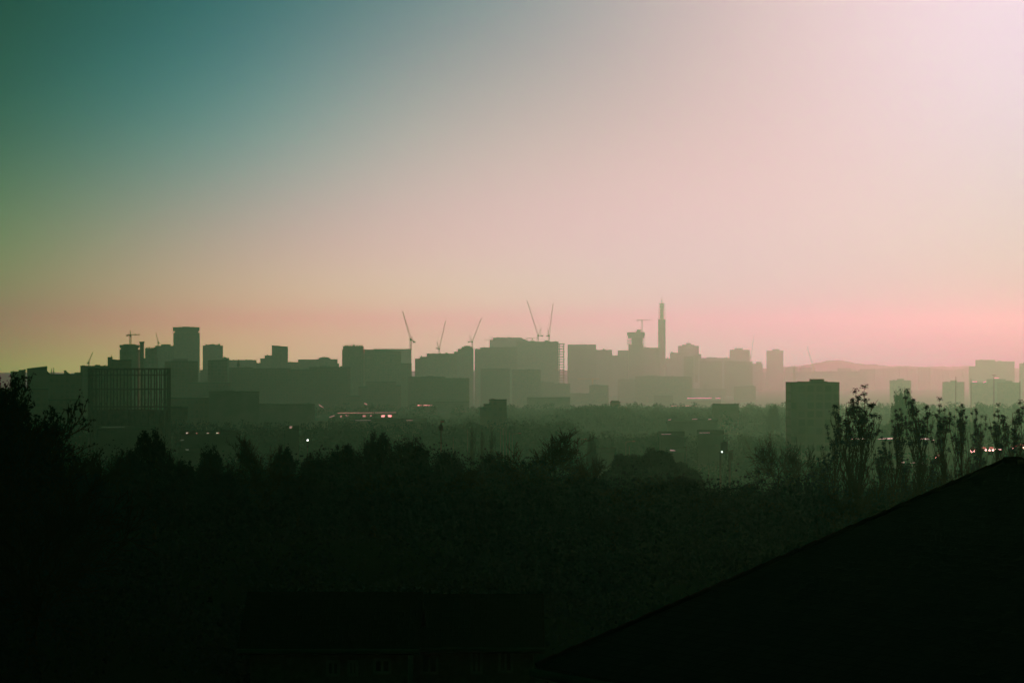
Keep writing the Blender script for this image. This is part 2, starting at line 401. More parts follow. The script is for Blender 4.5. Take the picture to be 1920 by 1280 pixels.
MB().box(X(325, D), X(374.5, D), D, D+38, -1, Z(623.5, D)).box(X(327.5, D), X(371.5, D), D+2, D+36, Z(623.5, D), Z(620.5, D)).build('wall', 'concrete', t)
MB().box(X(324, D), X(374, D), D-1, D+39, Z(620.5, D), Z(613, D)).build('top_storey', 'glassy', t)
SplitMB().box(X(341, D), X(356, D), D+8, D+25, Z(613, D), Z(612, D)).box(X(337, D), X(338, D), D+8, D+9, Z(613, D), Z(610.5, D)).box(X(358, D), X(364, D), D+8, D+18, Z(613, D), Z(612.3, D)).build_each('rooftop_unit', 'shed', t)
B('office_tower', 'square tower with a saw toothed roof right of the tallest left tower', 4300, [(380, 418, 647.5)], plant=[(385, 388, 644.5), (388, 392, 646), (392, 397, 645), (397, 403, 644.6), (403, 408, 646), (408, 413, 644.4)], cat='tower', mat='concrete', clutter=False)
B('wide_block', 'broad dark block with a raised middle standing before the tallest left tower', 2500, [(309, 371, 677)], plant=[(324, 352, 672.5)], mat='brick')
B('small_block', 'little low block in the gap between the two left towers', 3600, [(375, 392, 693)], plant=[(380, 386, 690.5)], mat='brick', clutter=False)
B('wide_block', 'dark block in front of the saw toothed tower', 2600, [(390, 426, 675.5, 673.5)], mat='concrete')
B('narrow_block', 'narrow block with a small mast right of the saw toothed tower', 3300, [(417, 430, 670.5)], plant=[(419, 424, 669)], clutter=False, spire=[(420.5, 669, 666.5, .8)])
B('long_block', 'long pale level roofed block behind the thin church spire', 4400, [(428, 481, 674.5)], mat='concrete')
D = 2850.
t = thing('church', 'thin dark church spire left of the stepped office blocks', 'church', (X(447, D), D, 0), GR_SKY)
MB().box(X(444.7, D), X(449.3, D), D, D+3, -1, Z(686, D)).build('tower', 'brick', t)
MB().cyl(X(447, D), D+1.5, 1.7, Z(686, D), Z(671, D), 8, .05).build('spire', 'roofing', t)
B('stepped_office', 'office block stepping up in three stages to the right toward a small tower', 3900, [(480, 489, 680), (488, 497, 671.5), (496, 511, 666)], plant=[(501, 503, 664)], clutter=False)
B('office_tower', 'plain square tower on top of the stepped offices, roof dipping right', 3900, [(509.5, 540, 647, 649.5)], cat='tower', mat='glassy', clutter=False)
B('low_office', 'low level block just right of the plain square tower', 4100, [(540, 562, 678.5)])
D = 4000.
t = B('domed_hall', 'wide flat building with a shallow oval dome on its roof', D, [(559, 594, 673.5), (594, 633, 673), (633, 636, 681)], mat='concrete', clutter=False, cat='hall')
dm = MB()
for i in range(6):
    a0 = i/6*math.pi/2; a1 = (i+1)/6*math.pi/2
    dm.cyl(X(608.5, D), D+14, 11.5/F*D*math.cos(a0*.97), Z(673, D)+4.2/F*D*math.sin(a0), Z(673, D)+4.2/F*D*math.sin(a1), 24, 11.5/F*D*math.cos(a1*.97))
dm.build('dome', 'roofing', t)
# broad dark front rank left of centre
B('front_block', 'long dark mid rise block under the thin church spire', 2850, [(430, 474, 689), (474, 545, 690.5)], plant=[(458, 470, 687)], mat='brick')
B('front_block', 'long dark mid rise block under the domed hall', 2950, [(545, 592, 693), (580, 657, 688)], plant=[(600, 612, 685.5)], mat='brick')
B('front_block', 'low wide dark block under the saw toothed tower', 2450, [(352, 432, 717)], mat='brick')
B('front_block', 'lowest of the wide dark blocks left of centre, above the glinting sheds', 2150, [(392, 486, 733)], plant=[(420, 440, 731)], mat='shed')
B('front_block', 'wide dim block right of the gasholder at mid height', 2250, [(318, 395, 745)], mat='brick')
# hotel-like pair
D = 3650.
t = thing('chamfered_block', 'big block with cut corners and a toothed parapet, left end of the large slab', 'building', (X(662, D), D, 0), GR_SKY)
MB().prism([(X(641, D), D+4), (X(645, D), D), (X(677, D), D), (X(681.5, D), D+4), (X(681.5, D), D+26), (X(641, D), D+26)], -1, Z(655, D)).prism([(X(642.5, D), D+4), (X(646, D), D+1), (X(676, D), D+1), (X(680.5, D), D+4), (X(680.5, D), D+24), (X(642.5, D), D+24)], Z(655, D), Z(648.5, D)).build('wall', 'glassy', t)
pb = SplitMB()
for x in (646, 650, 655, 660.5, 663, 668, 673, 677): pb.box(X(x, D), X(x+2.2, D), D+2, D+6, Z(648.7, D), Z(646.2, D))
pb.bar((X(663, D), D+8, Z(648, D)), (X(663, D), D+8, Z(641, D)), .5).build_each('rooftop_unit', 'shed', t)
B('large_slab', 'very long slab whose roof line dips slightly to the right, left of the leaning crane', 3700, [(681.5, 703, 655), (703, 752, 654.5, 659)], mat='concrete')
B('pale_slab', 'pale slab showing above and right of the very long dark slab', 5200, [(700, 771.5, 653.8)], mat='glassy', clutter=False)
B('front_block', 'block in shade below the pale slab beside the leaning crane', 3800, [(752, 772, 681)], mat='brick')
B('low_office', 'low stepped block just right of the leaning crane', 4700, [(778, 788, 672), (787, 801, 668.5)], mat='concrete')
B('wide_block', 'wide level roofed block under the second small crane', 4900, [(800, 857, 662.5)], mat='concrete')
B('stepped_office', 'block stepping up to the right under the third crane', 5200, [(851, 866, 659), (858, 888, 653.5)], plant=[(865, 886, 650), (870, 882, 648)], mat='glassy', clutter=False)
B('front_block', 'rounded dim block in the lower middle, left of the large site', 3050, [(672, 690, 725), (686, 742, 715), (740, 752, 722)], mat='brick')
B('front_block', 'broad dim block below the wide level roofed block', 3200, [(765, 835, 706), (820, 880, 709)], plant=[(800, 812, 704)], mat='brick')
# centre
B('wide_block', 'broad block left of the open floored site, roof stepping up to the right', 5600, [(890, 903, 654), (900, 970, 651)], mat='concrete')
B('pale_slab', 'pale sloping topped building behind, with a stub crane arm at its left', 6900, [(918, 926, 638), (924, 979, 632.5), (979, 989, 634, 638), (988, 1004, 639)], mat='glassy')
D = stretch(6100.)
t = thing('unfinished_block', 'large block under construction with bare open floors down its right side', 'building site', (X(1015, D), D, 0), GR_SKY)
MB().box(X(968, D), X(1047.5, D), D, D+70, -1, Z(640, D)).build('wall', 'concrete', t)
fl = SplitMB()
for i in range(17):
    y = 643.5+i*4.9
    fl.box(X(1047.5, D), X(1058.5+(1 if i % 3 == 0 else 0), D), D+3, D+60, Z(y+1.6, D), Z(y, D))
fl.build_each('floor_slab', 'bare_slab', t)
cl = SplitMB()
for x in (1049, 1057): 
    for yy in (D+5, D+30, D+56): cl.box(X(x, D), X(x+.9, D), yy, yy+1, -1, Z(644, D))
cl.build_each('column', 'bare_slab', t)
pb = SplitMB()
for (x0, x1, yt) in ((972, 978, 638.4), (984, 990, 638), (998, 1003, 638.6), (1021, 1029, 637.6), (1040, 1043, 638.7)): pb.box(X(x0, D), X(x1, D), D+10, D+20, Z(640.2, D), Z(yt, D))
pb.build_each('rooftop_unit', 'shed', t)
B('front_block', 'dim block below the broad stepped block, centre of the city', 4700, [(901, 956, 691)], mat='brick')
B('front_block', 'dim block below the open floored site', 4800, [(960, 1014, 693)], mat='concrete')
B('wide_block', 'pale square block right of the open floored site, little masts on its roof', 7200, [(1064, 1118, 645.5)], spire=[(1089.5, 645, 641.8, .9), (1094, 645, 642.5, .8), (1098, 645, 642, .8)], mat='glassy', clutter=False)
B('wide_block', 'lower pale block attached right of the block with little masts', 7500, [(1117, 1148, 655.5)], mat='concrete')
B('low_office', 'low pale block left of the flared tower', 7700, [(1146, 1161, 666)], clutter=False)
B('low_office', 'small pale block hard against the flared tower', 7600, [(1158, 1178, 656.5)], clutter=False)
D = stretch(7400.)
t = thing('flared_tower', 'unfinished tower wider at its top, with a core and a flat topped crane', 'tower', (X(1192, D), D, 0), GR_SKY)
MB().box(X(1179, D), X(1207, D), D, D+38, -1, Z(646, D)).box(X(1185, D), X(1205, D), D+4, D+34, Z(646, D), Z(634, D)).build('wall', 'concrete', t)
MB().prism([(X(1178, D), D-1), (X(1208.5, D), D-1), (X(1208.5, D), D+39), (X(1178, D), D+39)], Z(634, D), Z(629, D)).box(X(1176.5, D), X(1209, D), D-2, D+40, Z(629, D), Z(622.3, D)).build('top_storey', 'bare_slab', t)
fl = SplitMB()
for i in range(4): fl.box(X(1176.6, D), X(1208, D), D-.6, D+38.6, Z(645.6-i*2.9, D), Z(644.4-i*2.9, D))
fl.build_each('floor_slab', 'bare_slab', t)
MB().box(X(1194, D), X(1202, D), D+10, D+22, Z(622.3, D), Z(617.5, D)).build('lift_core', 'bare_slab', t)
B('wide_block', 'pale block in the gap between the flared tower and the tall round tower', 7700, [(1207, 1236, 651.5)], mat='concrete')
# telecom tower
D = stretch(8000.); cx = X(1241, D)
t = thing('telecom_tower', 'tallest round tower with stacked open rings and a thin mast on top', 'tower', (cx, D, 0), GR_SKY)
MB().cyl(cx, D, 7.1/F*D, -1, Z(598, D), 20).build('shaft', 'concrete', t)
MB().cyl(cx, D, 3.5/F*D, Z(598, D), Z(571, D), 20, 3.1/F*D).build('core', 'bare_slab', t)
rg = SplitMB()
for (y, r_, h_) in ((595.6, 7.0, 1.3), (591.4, 7.2, 1.4), (587, 6.9, 1.4), (582, 7.2, 1.5), (577.5, 5.2, 3.2), (573.5, 5.0, 1.6)): rg.cyl(cx, D, r_/F*D, Z(y, D), Z(y-h_, D), 20)
rg.build_each('dish_gallery', 'bare_slab', t)
MB().cyl(cx, D, 5.4/F*D, Z(571, D), Z(568.7, D), 20).build('cap', 'bare_slab', t)
MB().bar((cx, D, Z(568.7, D)), (cx, D, Z(562, D)), 3.4, 2.4, 6).bar((cx, D, Z(562, D)), (cx, D, Z(556, D)), 2.2, 1.2, 6).build('mast', 'steel', t)
B('wide_block', 'pale block just right of the tall round tower', 8300, [(1247, 1259, 672), (1256, 1291, 661)], mat='concrete')
B('tower_block', 'square pale tower block with a hut on its roof, right of the tall round tower', 8700, [(1271, 1310.5, 648)], plant=[(1279, 1302, 645.8), (1286, 1296, 642.8)], cat='tower block', mat='concrete', clutter=False, spire=[(1291, 643, 635, .7)])
B('low_office', 'low pale block clipped to the right of the pale tower block with the hut', 8900, [(1308, 1315, 663.5)], clutter=False)
B('narrow_block', 'darker narrow block before the pale tower block with the hut', 7300, [(1282, 1300, 668)], mat='brick', clutter=False)
D = stretch(7350.)
t = thing('parking_deck', 'short stack of open pale decks right of the darker narrow block', 'car park', (X(1306, D), D, 0), GR_SKY)
fl = SplitMB()
for i in range(9): fl.box(X(1300, D), X(1312, D), D, D+20, Z(700-i*4.1, D), Z(698.2-i*4.1, D))
for x in (1300.3, 1310.7): fl.box(X(x, D), X(x+1, D), D+2, D+3.4, -1, Z(666, D))
fl.build_each('deck', 'bare_slab', t)
MB().box(X(1303, D), X(1309, D), D+6, D+16, -1, Z(667, D)).build('stair_core', 'brick', t)
B('long_block', 'long pale terrace of offices between the decks and the small tower block', 8500, [(1313, 1325, 671), (1324, 1345, 669.5), (1344, 1369, 670.5)], mat='concrete')
B('long_block', 'long dim block before the small tower blocks right of centre', 7600, [(1312, 1354, 677), (1358, 1411, 677.5)], plant=[(1366, 1376, 675.8)], mat='brick')
B('tower_block', 'small pale tower block with a raised hut, left of the thin leaning crane', 9000, [(1368, 1406, 655.3)], plant=[(1377, 1393, 652.3)], cat='tower block', clutter=False)
B('low_office', 'little stepped pale block left of the lone tower block', 8800, [(1409, 1430, 681.5), (1417.5, 1428, 678)], clutter=False)
B('tower_block', 'lone pale tower block standing clear at the right end of the city', 9250, [(1437, 1469, 657)], plant=[(1448, 1462, 654)], cat='tower block', clutter=False)
B('low_office', 'low flat pale block right of the lone tower block', 9200, [(1472, 1496, 688.5)])
B('low_office', 'low pale roof left of the thin crane on the far right skyline', 9250, [(1499, 1522, 689.5)])
D = stretch(7800.)
t = thing('church', 'faint pale church spire above the near dark tower block', 'church', (X(1489.5, D), D, 0), GR_SKY)
MB().box(X(1487.5, D), X(1491.5, D), D, D+5, -1, Z(698, D)).build('tower', 'brick', t)
MB().cyl(X(1489.5, D), D+2.5, 3.4, Z(698, D), Z(683, D), 8, .1).build('spire', 'roofing', t)
B('long_shed', 'very long low pale roof on the right skyline behind the near dark block', 8800, [(1490, 1625, 696.5)], mat='shed', cat='warehouse')
B('low_office', 'low pale block on top of the very long pale roof', 9200, [(1570, 1596, 690)], clutter=False)
B('low_office', 'low pale flats on the far ridge above the two twin lit roofs', 9150, [(1612, 1640, 691.6)], clutter=False)
B('low_office', 'far flat roof on the ridge right of the mast topped hill', 9150, [(1721, 1744, 689)], plant=[(1726, 1735, 688)], clutter=False)
B('tower_block', 'wide pale block on the right skyline, the taller of the joined pair', 7300, [(1817, 1830, 686.5), (1829, 1865.5, 674.5)], plant=[(1838, 1842, 673.3)], cat='tower block', clutter=False)
B('tower_block', 'wide pale block on the right skyline, the lower of the joined pair', 7350, [(1865.5, 1902, 677.3)], plant=[(1871, 1878, 676)], cat='tower block', clutter=False)
B('tower_block', 'pale block cut by the right edge of the photograph', 6900, [(1911, 1945, 681)], plant=[(1919, 1930, 678.5)], cat='tower block', clutter=False)
GT = 'three matching towers on the right'
for (x0, x1, y, p, D, lb) in ((1668, 1708, 713, (1682, 1695, 709.8), 5700, 'small hazy tower block above the bare domed tree, leftmost of three'), (1767, 1808, 716, (1782, 1794, 712.8), 5600, 'small hazy tower block between two tall poles, middle of three'), (1870, 1912, 717, (1885, 1898, 713.3), 4800, 'small hazy tower block near the right edge, nearest of three')):
    B('tower_block', lb, D, [(x0, x1, y)], plant=[p, (x0+6, x0+10, y-1)], cat='tower block', group=GT, clutter=False)
# hazy middle ground
GM = 'hazy buildings of the middle distance'
B('long_block', 'wide level block in the haze below the flared and round towers', 6000, [(1191, 1297, 705.5)], plant=[(1210, 1230, 704.3)], mat='concrete', group=GM)
B('office_block', 'small square hazy block under the horizontal crane arm', 5200, [(1105, 1141, 722)], plant=[(1110, 1120, 720.8)], mat='concrete', group=GM)
B('low_office', 'low hazy block attached left of the small square hazy block', 5250, [(1066, 1105, 737)], group=GM)
B('long_shed', 'long green tinted shed left of the hazy low offices, centre', 3400, [(988, 1069, 744.5)], mat='shed', cat='warehouse', group=GM, clutter=False)
B('long_shed', 'pale brown long shed right of the wide hazy level block', 6800, [(1296, 1362, 728.5), (1318, 1325, 719)], mat='shed', cat='warehouse', group=GM)
B('lit_offices', 'low block with a patch of bright reflecting windows, right of centre', 6500, [(1376, 1417, 724)], plant=[(1403, 1414, 722)], mat='brick', group=GM)
B('flat_block', 'small dark flat box building on the tree line right of centre', 1750, [(1336, 1385, 757)], mat='shed', group=GM, clutter=False)
B('castle_block', 'dark stepped block like a small castle on the tree line at the centre', 1500, [(900, 908, 764), (907, 918, 757), (917, 950, 748.5)], plant=[(920, 927, 747)], mat='brick', group=GM, clutter=False)
B('stub_block', 'small hazy block with a flared top right of the bushy hump', 2350, [(1144, 1163, 753), (1146, 1160, 751), (1162, 1175, 762), (1175, 1191, 770)], mat='brick', group=GM, clutter=False)
B('low_office', 'small hazy house block left of the lit long roof, right of centre', 5400, [(1226, 1262, 741)], group=GM, mat='brick', clutter=False)
B('long_shed', 'long faint shed left of the small castle like block', 2700, [(795, 880, 752)], group=GM, mat='shed', cat='warehouse', clutter=False)
B('long_shed', 'faint long shed low between the gasholder and the front blocks', 1900, [(480, 590, 757)], group=GM, mat='shed', cat='warehouse', clutter=False)
B('brick_flats', 'dim low flats at the foot of the gasholder, to its right', 1700, [(312, 352, 762)], group=GM, mat='brick', clutter=False)
B('brick_flats', 'dim low flats at the left between the near tree and the gasholder', 1650, [(92, 150, 748)], group=GM, mat='brick', clutter=False)
B('brick_flats', 'dark low building left behind the near tree above the bright lit strip', 1800, [(0, 90, 728)], group=GM, mat='brick', clutter=False)
B('long_block', 'hazy long low block filling the gap below the open floored site', 5300, [(1012, 1040, 716), (1040, 1069, 719)], mat='brick', group=GM)
B('small_block', 'small dim block left of the leaning crane base, above the glowing hall', 2900, [(650, 676, 742)], mat='brick', group=GM, clutter=False)
B('small_block', 'hazy small block left end of the wide level block below the flared tower', 6400, [(1158, 1194, 711)], mat='concrete', group=GM)
B('small_block', 'dim block in the gap right of the thin shaft behind the gasholder', 3000, [(255, 296, 671)], mat='brick', clutter=False)
# near dark tower block
D = 1060.
t = thing('tower_block', 'large near tower block, dark green grey, standing left of the poplars', 'tower block', (X(1528, D), D, 0))
MB().box(X(1483, D), X(1574, D), D, D+20, -1.5, Z(717.4, D)).build('wall', 'concrete', t)
MB().box(X(1482.6, D), X(1574.4, D), D-.1, D+20.1, Z(717.4, D), Z(716.2, D)).build('roof', 'roofing', t)
MB().box(X(1525, D), X(1548, D), D+5, D+14, Z(716.4, D), Z(710.5, D)).box(X(1501, D), X(1525, D), D+6, D+12, Z(716.4, D), Z(715, D)).box(X(1548, D), X(1555, D), D+6, D+12, Z(716.4, D), Z(714.6, D)).bar((X(1530, D), D+8, Z(710.5, D)), (X(1530, D), D+8, Z(709, D)), .12).build('rooftop_hut', 'brick', t)
# gasholder
D = 1060.; R_ = 77/F*D; cx = X(232.5, D); cy = D+R_
t = thing('gasholder', 'wide round iron gasholder frame with many thin columns, left', 'gasholder', (cx, cy, 0))
mb = SplitMB(); n = 36; zt = Z(691.5, D)
ring = [(cx+R_*math.cos(2*math.pi*(i+.5)/n), cy+R_*math.sin(2*math.pi*(i+.5)/n)) for i in range(n)]
for (x, y) in ring: mb.bar((x, y, -1), (x, y, zt+.3), .55, .38, 4)
mb.build_each('column', 'dark_iron', t)
for (z, th) in ((zt, .5), (zt-2.3, .3), (zt-7.5, .28), (zt-14, .28), (zt-21, .28)):
    rg = MB(); k = 72; a0 = 0
    for i in range(n):
        (xa, ya), (xb, yb) = ring[i], ring[(i+1) % n]
        rg.bar((xa, ya, z), (xb, yb, z), th)
    rg.build('ring_girder', 'dark_iron', t)
for tiers in (((zt, zt-2.3),), ((zt-7.5, zt-14), (zt-14, zt-21))):
    br = MB()
    for i in range(n):
        (xa, ya), (xb, yb) = ring[i], ring[(i+1) % n]
        for (z0, z1) in tiers:
            br.bar((xa, ya, z0), (xb, yb, z1), .1, n=3)
    br.build('bracing', 'dark_iron', t)
MB().cyl(cx, cy, R_-1.2, -1, Z(770, D), 40).cyl(cx, cy, R_-1.25, Z(770, D), Z(768, D), 40, R_*.3).build('gas_tank', 'dark_iron', t)

# ------------------------------------------------------------------ cranes
GC = 'tower cranes over the city'
def luffing(label, D, xb, yb, yp, tip, afr, cwt, k=1.0, tw=2.4, cat='crane'):
    """luffing crane: mast xb from yb up to pivot yp, jib to tip, a-frame head afr, ballast at cwt (pixels)"""
    tw *= stretch(D)/D; D = stretch(D)
    t = thing('tower_crane', label, cat, (X(xb, D), D, Z(yb, D)), GC)
    w = tw
    pv = Vector((X(xb, D), D, Z(yp, D)))
    MB().truss((X(xb, D), D, Z(yb+1.5, D)), pv, w, w, w*.17, max(4, int((yb-yp)*1.3*D/F/w)+2)).build('mast', 'crane', t)
    T = P(*tip, D)
    MB().truss(pv+Vector((0, 0, .5)), T, w*.85, w*.35, w*.13, 14).build('jib', 'crane', t)
    A = P(*afr, D); C = P(*cwt, D)
    MB().bar(pv, A, w*.3, w*.2).bar(pv+(C-pv)*.5, A, w*.2).build('head_frame', 'crane', t)
    MB().bar(pv, C, w*.5).build('counter_jib', 'crane', t)
    s = w*.75
    MB().box(C.x-s*1.1, C.x+s*1.1, C.y-s*.7, C.y+s*.7, C.z-s*.8, C.z+s*.5).build('counterweight', 'ballast', t)
    MB().box(pv.x-s, pv.x+s*.9, pv.y-s, pv.y+s, pv.z-s*.8, pv.z+s*.6).build('cab', 'crane', t)
    MB().bar(A, T, w*.06).build('pendant_rope', 'steel', t)
    return t
def flat_crane(label, D, xb, yb, yj, xl, xr, ytop=None, tw=2.4):
    tw *= stretch(D)/D; D = stretch(D)
    t = thing('tower_crane', label, 'crane', (X(xb, D), D, Z(yb, D)), GC)
    w = tw
    pv = Vector((X(xb, D), D, Z(yj, D)))
    MB().truss((X(xb, D), D, Z(yb+1.5, D)), pv, w, w, w*.17, max(3, int((yb-yj)*D/F/w)+2)).build('mast', 'crane', t)
    far, near = (xr, xl)
    J = P(far, yj-.3, D); C = P(near, yj, D)
    if abs(near-xb) > abs(far-xb): J, C = C, J
    MB().truss(pv, J, w*.7, w*.4, w*.12, 12).build('jib', 'crane', t)
    MB().bar(pv, C, w*.5).build('counter_jib', 'crane', t)
    s = w*.7
    MB().box(C.x-s, C.x+s, C.y-s*.6, C.y+s*.6, C.z-s*1.3, C.z).build('counterweight', 'ballast', t)
    MB().box(pv.x-s*.8, pv.x+s*.8, pv.y-s*.8, pv.y+s*.8, pv.z-s*1.6, pv.z-s*.1).build('cab', 'crane', t)
    if ytop:
        H = P(xb, ytop, D)
        MB().bar(pv, H, w*.5, w*.2).bar(H, pv.lerp(J, .6), w*.07).bar(H, C, w*.07).build('head_frame', 'crane', t)
    return t
luffing('thin faint crane leaning right above the long block behind the gasholder', 3300, 166.5, 685, 679, (174, 660), (164.8, 676), (164.6, 680.5), tw=1.3)
flat_crane('dark crane with a level arm on the drum shaped tower at the left', 2500, 244.5, 646, 627.5, 239, 262.5, 619, tw=1.35)
luffing('faint crane leaning left beside the tallest left tower', 4500, 296.5, 648, 642, (292, 624), (298, 639), (298.3, 643), tw=1.6)
luffing('big crane leaning left at the right end of the long pale slab', 4600, 770, 655, 636, (755, 584.5), (772.5, 631), (776.5, 640.5), tw=2.6)
luffing('small crane leaning right over the wide level roofed block', 6000, 823.5, 663, 654, (835.5, 602), (819.5, 640), (819.5, 652.5), tw=2.6)
luffing('crane leaning right just left of the broad central block', 6000, 885.5, 654, 640.5, (902.5, 597), (880, 628), (879, 640.5), tw=2.6)
luffing('tallest crane, leaning left on the open floored site', 6400, 1009, 641, 629, (988, 563), (1014.5, 614), (1016.5, 629), tw=3.0)
luffing('crane nearly upright, leaning right on the open floored site', 6400, 1029.5, 641, 629, (1037, 570), (1027, 614.5), (1026, 629.5), tw=3.0)
flat_crane('stub crane with a short level arm on the open floored site roof', 6400, 998, 641, 634, 988, 1008, tw=2.2)
flat_crane('little crane with a short level arm left of the pale sloping topped building', 6900, 921, 638, 637.5, 907.5, 924, 628.5, tw=2.2)
flat_crane('crane with a level arm on the flared unfinished tower', 7400, 1203.8, 622.5, 600, 1194.5, 1222, tw=2.6)
luffing('thin pale crane leaning right beside the small pale tower blocks', 8900, 1408, 682, 670, (1414, 627), (1407, 664), (1406.5, 671), tw=2.6)
luffing('thin crane leaning left on the right skyline above the near dark block', 8700, 1525, 696.5, 690, (1513.5, 650), (1526.5, 686), (1527, 690.5), tw=3.0)
flat_crane('faint crane with a level arm low in the haze before the city centre', 5600, 1111, 728, 710, 1083, 1123, tw=1.6)

# ------------------------------------------------------------------ sheds with roofs that catch the sun
GS = 'sheds with roofs catching the sun'
sky_dir = Vector((sun_dir.x-.07, sun_dir.y, sun_dir.z-.05)).normalized()   # bright sky just beside the sun
def bis(p):
    """normal that mirrors the bright sky beside the sun to the camera window"""
    tocam = (Vector((0, 0, EYE))-p).normalized()
    return (tocam+sky_dir).normalized()
def strip(mb, x0, y0, x1, y1, hpx, D, off=0.0):
    """mirror pane added for a glint, turned to flash bright sky at the camera: corners lie in one plane"""
    eye = Vector((0, 0, EYE)); a = P((x0+x1)/2, (y0+y1)/2, D)
    n = bis(a)
    n = (n+Vector((random.uniform(-1, 1), 0, random.uniform(-1, 1)))*off*.4).normalized()
    cs = []
    hpx *= .8
    for (px, py) in ((x0, y0-hpx/2), (x1, y1-hpx/2), (x1, y1+hpx/2), (x0, y0+hpx/2)):
        r = P(px, py, 100)-eye
        cs.append(eye+r*(n.dot(a-eye)/n.dot(r)))
    mb.mark(); k = len(mb.v); hpx = hpx
    mb.v += [tuple(c) for c in cs]+[tuple(c-n*.15) for c in cs]
    mb.f += [(k+3, k+2, k+1, k), (k+4, k+5, k+6, k+7)]+[(k+q, k+(q+1) % 4, k+4+(q+1) % 4, k+4+q) for q in range(4)]
def shed(label, D, x0, x1, ye, strips, ridge=None, mat='shed', glaz='glazing', group=GS, off=.02):
    cx = (X(x0, D)+X(x1, D))/2; g0 = gz(cx, D)
    t = thing('shed', label, 'warehouse', (cx, D, g0), group)
    dep = 16.; zt = Z(ye, D); turn = -math.atan2(cx, D)
    MB().box(X(x0, D), X(x1, D), D+1.5, D+dep, g0-1, zt).build('wall', mat, t).rotation_euler = (0, 0, turn)
    zr = Z(ridge, D) if ridge else zt+1.4
    a, b = X(x0, D)-.3, X(x1, D)+.3
    m = MB(); n = 0
    m.v = [(a, D+1.2, zt), (b, D+1.2, zt), (b, D+dep+.3, zt), (a, D+dep+.3, zt), (a, D+dep/2, zr), (b, D+dep/2, zr)]
    m.f = [(0, 1, 5, 4), (3, 4, 5, 2), (0, 4, 3), (1, 2, 5), (0, 3, 2, 1)]
    m.build('roof', 'roofing', t).rotation_euler = (0, 0, turn)
    g = SplitMB()
    for s in strips: strip(g, *s[:5], D, off)
    g.build_each('glint_rooflight', glaz, t)  # panes added for the glints, aimed at the camera rather than along the roof
    return t
random.seed(3)
shed('dark shed whose bright lit strip shows beside the near left tree', 1700, 20, 78, 766, [(26, 763.6, 33, 763.2, 1.4), (34, 763.3, 68.5, 763, 2.6)])
shed('row of low sheds with four small bright glints, left', 985, 340, 450, 815, [(349, 811.6, 357, 811.2, 2.6), (368, 812, 371.5, 812, 1.4), (388, 811.7, 395, 811.7, 1.3), (405.5, 811.5, 414, 811.3, 2)])
shed('faint shed with two dull lines below the four glints, left', 900, 335, 375, 848, [(348, 842.5, 358, 843, 1.6), (338, 825, 345, 824, 1.2)], glaz='dull_glazing', off=.15)
shed('station like hall with a glowing roof edge left of centre', 2050, 620, 745, 783, [(633, 774, 743, 773, .9), (638, 780.6, 648, 779, 3.6), (648, 779, 661, 779.6, 4), (680, 779.6, 694, 779.4, 4), (694, 779.4, 709, 779.8, 3.4)], glaz='dull_glazing', off=.02, ridge=776)
shed('right bay of the glowing hall, brightest roof panel left of centre', 2020, 712, 745, 784, [(715, 780, 727, 779.3, 4.6), (727.5, 779.3, 740, 780.4, 4.6), (728, 786, 734, 787, 1.2)], ridge=778)
shed('hall with a short roof panel slanting down right, left of the glowing hall', 2500, 585, 640, 768, [(597.5, 758.2, 610, 766.3, 2.2)], glaz='dull_glazing')
shed('hall with two short slanting roof panels above the glowing hall', 2450, 670, 705, 767, [(683, 755.6, 689.5, 758.8, 1.8), (688, 764, 697, 768.6, .9)], glaz='dull_glazing')
shed('faint hall with a thin level lit roof line at the centre left', 2500, 775, 820, 764, [(783, 759.7, 811, 759.5, 1.3)], off=.01)
shed('low shed with an arc of dull roof panels left of the glowing hall', 1900, 565, 615, 793, [(572, 791, 576, 788, 1.8), (576, 788, 590, 786.6, 1.6), (617.5, 782, 628, 778.5, 1.8)], glaz='dull_glazing')
shed('small yard building with one dull upright panel above the dark trees', 1000, 535, 560, 806, [(543, 801, 548, 800.5, 5)], glaz='dull_glazing', off=.1)
shed('long pale roof catching the sun in the haze right of centre', 6000, 1286, 1352, 751, [(1288, 746.3, 1334, 746, 1.5), (1341.5, 746.3, 1350.5, 746.2, 1.5)])
shed('thin long roof catching the sun below the long pale roof', 4600, 1255, 1310, 763, [(1258, 760.8, 1306, 760.5, .9)], glaz='dull_glazing')
shed('very long warehouse whose roof edge shines behind the poplars', 1150, 1540, 1752, 826, [(1595, 822.6, 1625, 822, 1.6), (1625, 822, 1690, 821.6, 3), (1690, 821.6, 1742, 822.6, 3), (1742, 822.6, 1751, 824.6, 2)])
shed('low warehouse with an orange glinting roof edge seen between poplars', 1000, 1670, 1745, 871, [(1681, 866.4, 1696, 866.2, 2.6), (1701, 866.6, 1716, 867, 2.2), (1718, 867, 1731, 867.6, 2.2)])
shed('wide pale car showroom roof beyond the dark dome, right of centre', 900, 1250, 1283, 848, [(1256, 843.6, 1274, 844.6, 2.6)], glaz='dull_glazing', off=.2)
shed('long faint shed line left of the road gantry', 975, 1236, 1282, 817, [(1240, 813.8, 1277, 813.4, .8)], glaz='dull_glazing', off=.25)
shed('long faint shed line above the road gantry', 985, 1308, 1356, 814, [(1311, 811, 1352, 810.6, .8)], glaz='dull_glazing', off=.25)
shed('long flat shed in the dark trees right of the big bare tree', 900, 1110, 1152, 848, [], off=.2)
shed('long dim terraced sheds at the foot of the gasholder', 990, 185, 290, 806, [(190, 800.5, 282, 800, .8), (194, 808.5, 240, 808.4, .7)], glaz='dull_glazing', off=.5)
shed('long teal roofed shed running under the glowing hall', 1500, 655, 800, 790, [(665, 787.8, 728, 787.4, .9), (762, 787.8, 786, 787.6, 1)], glaz='dull_glazing', off=.4)
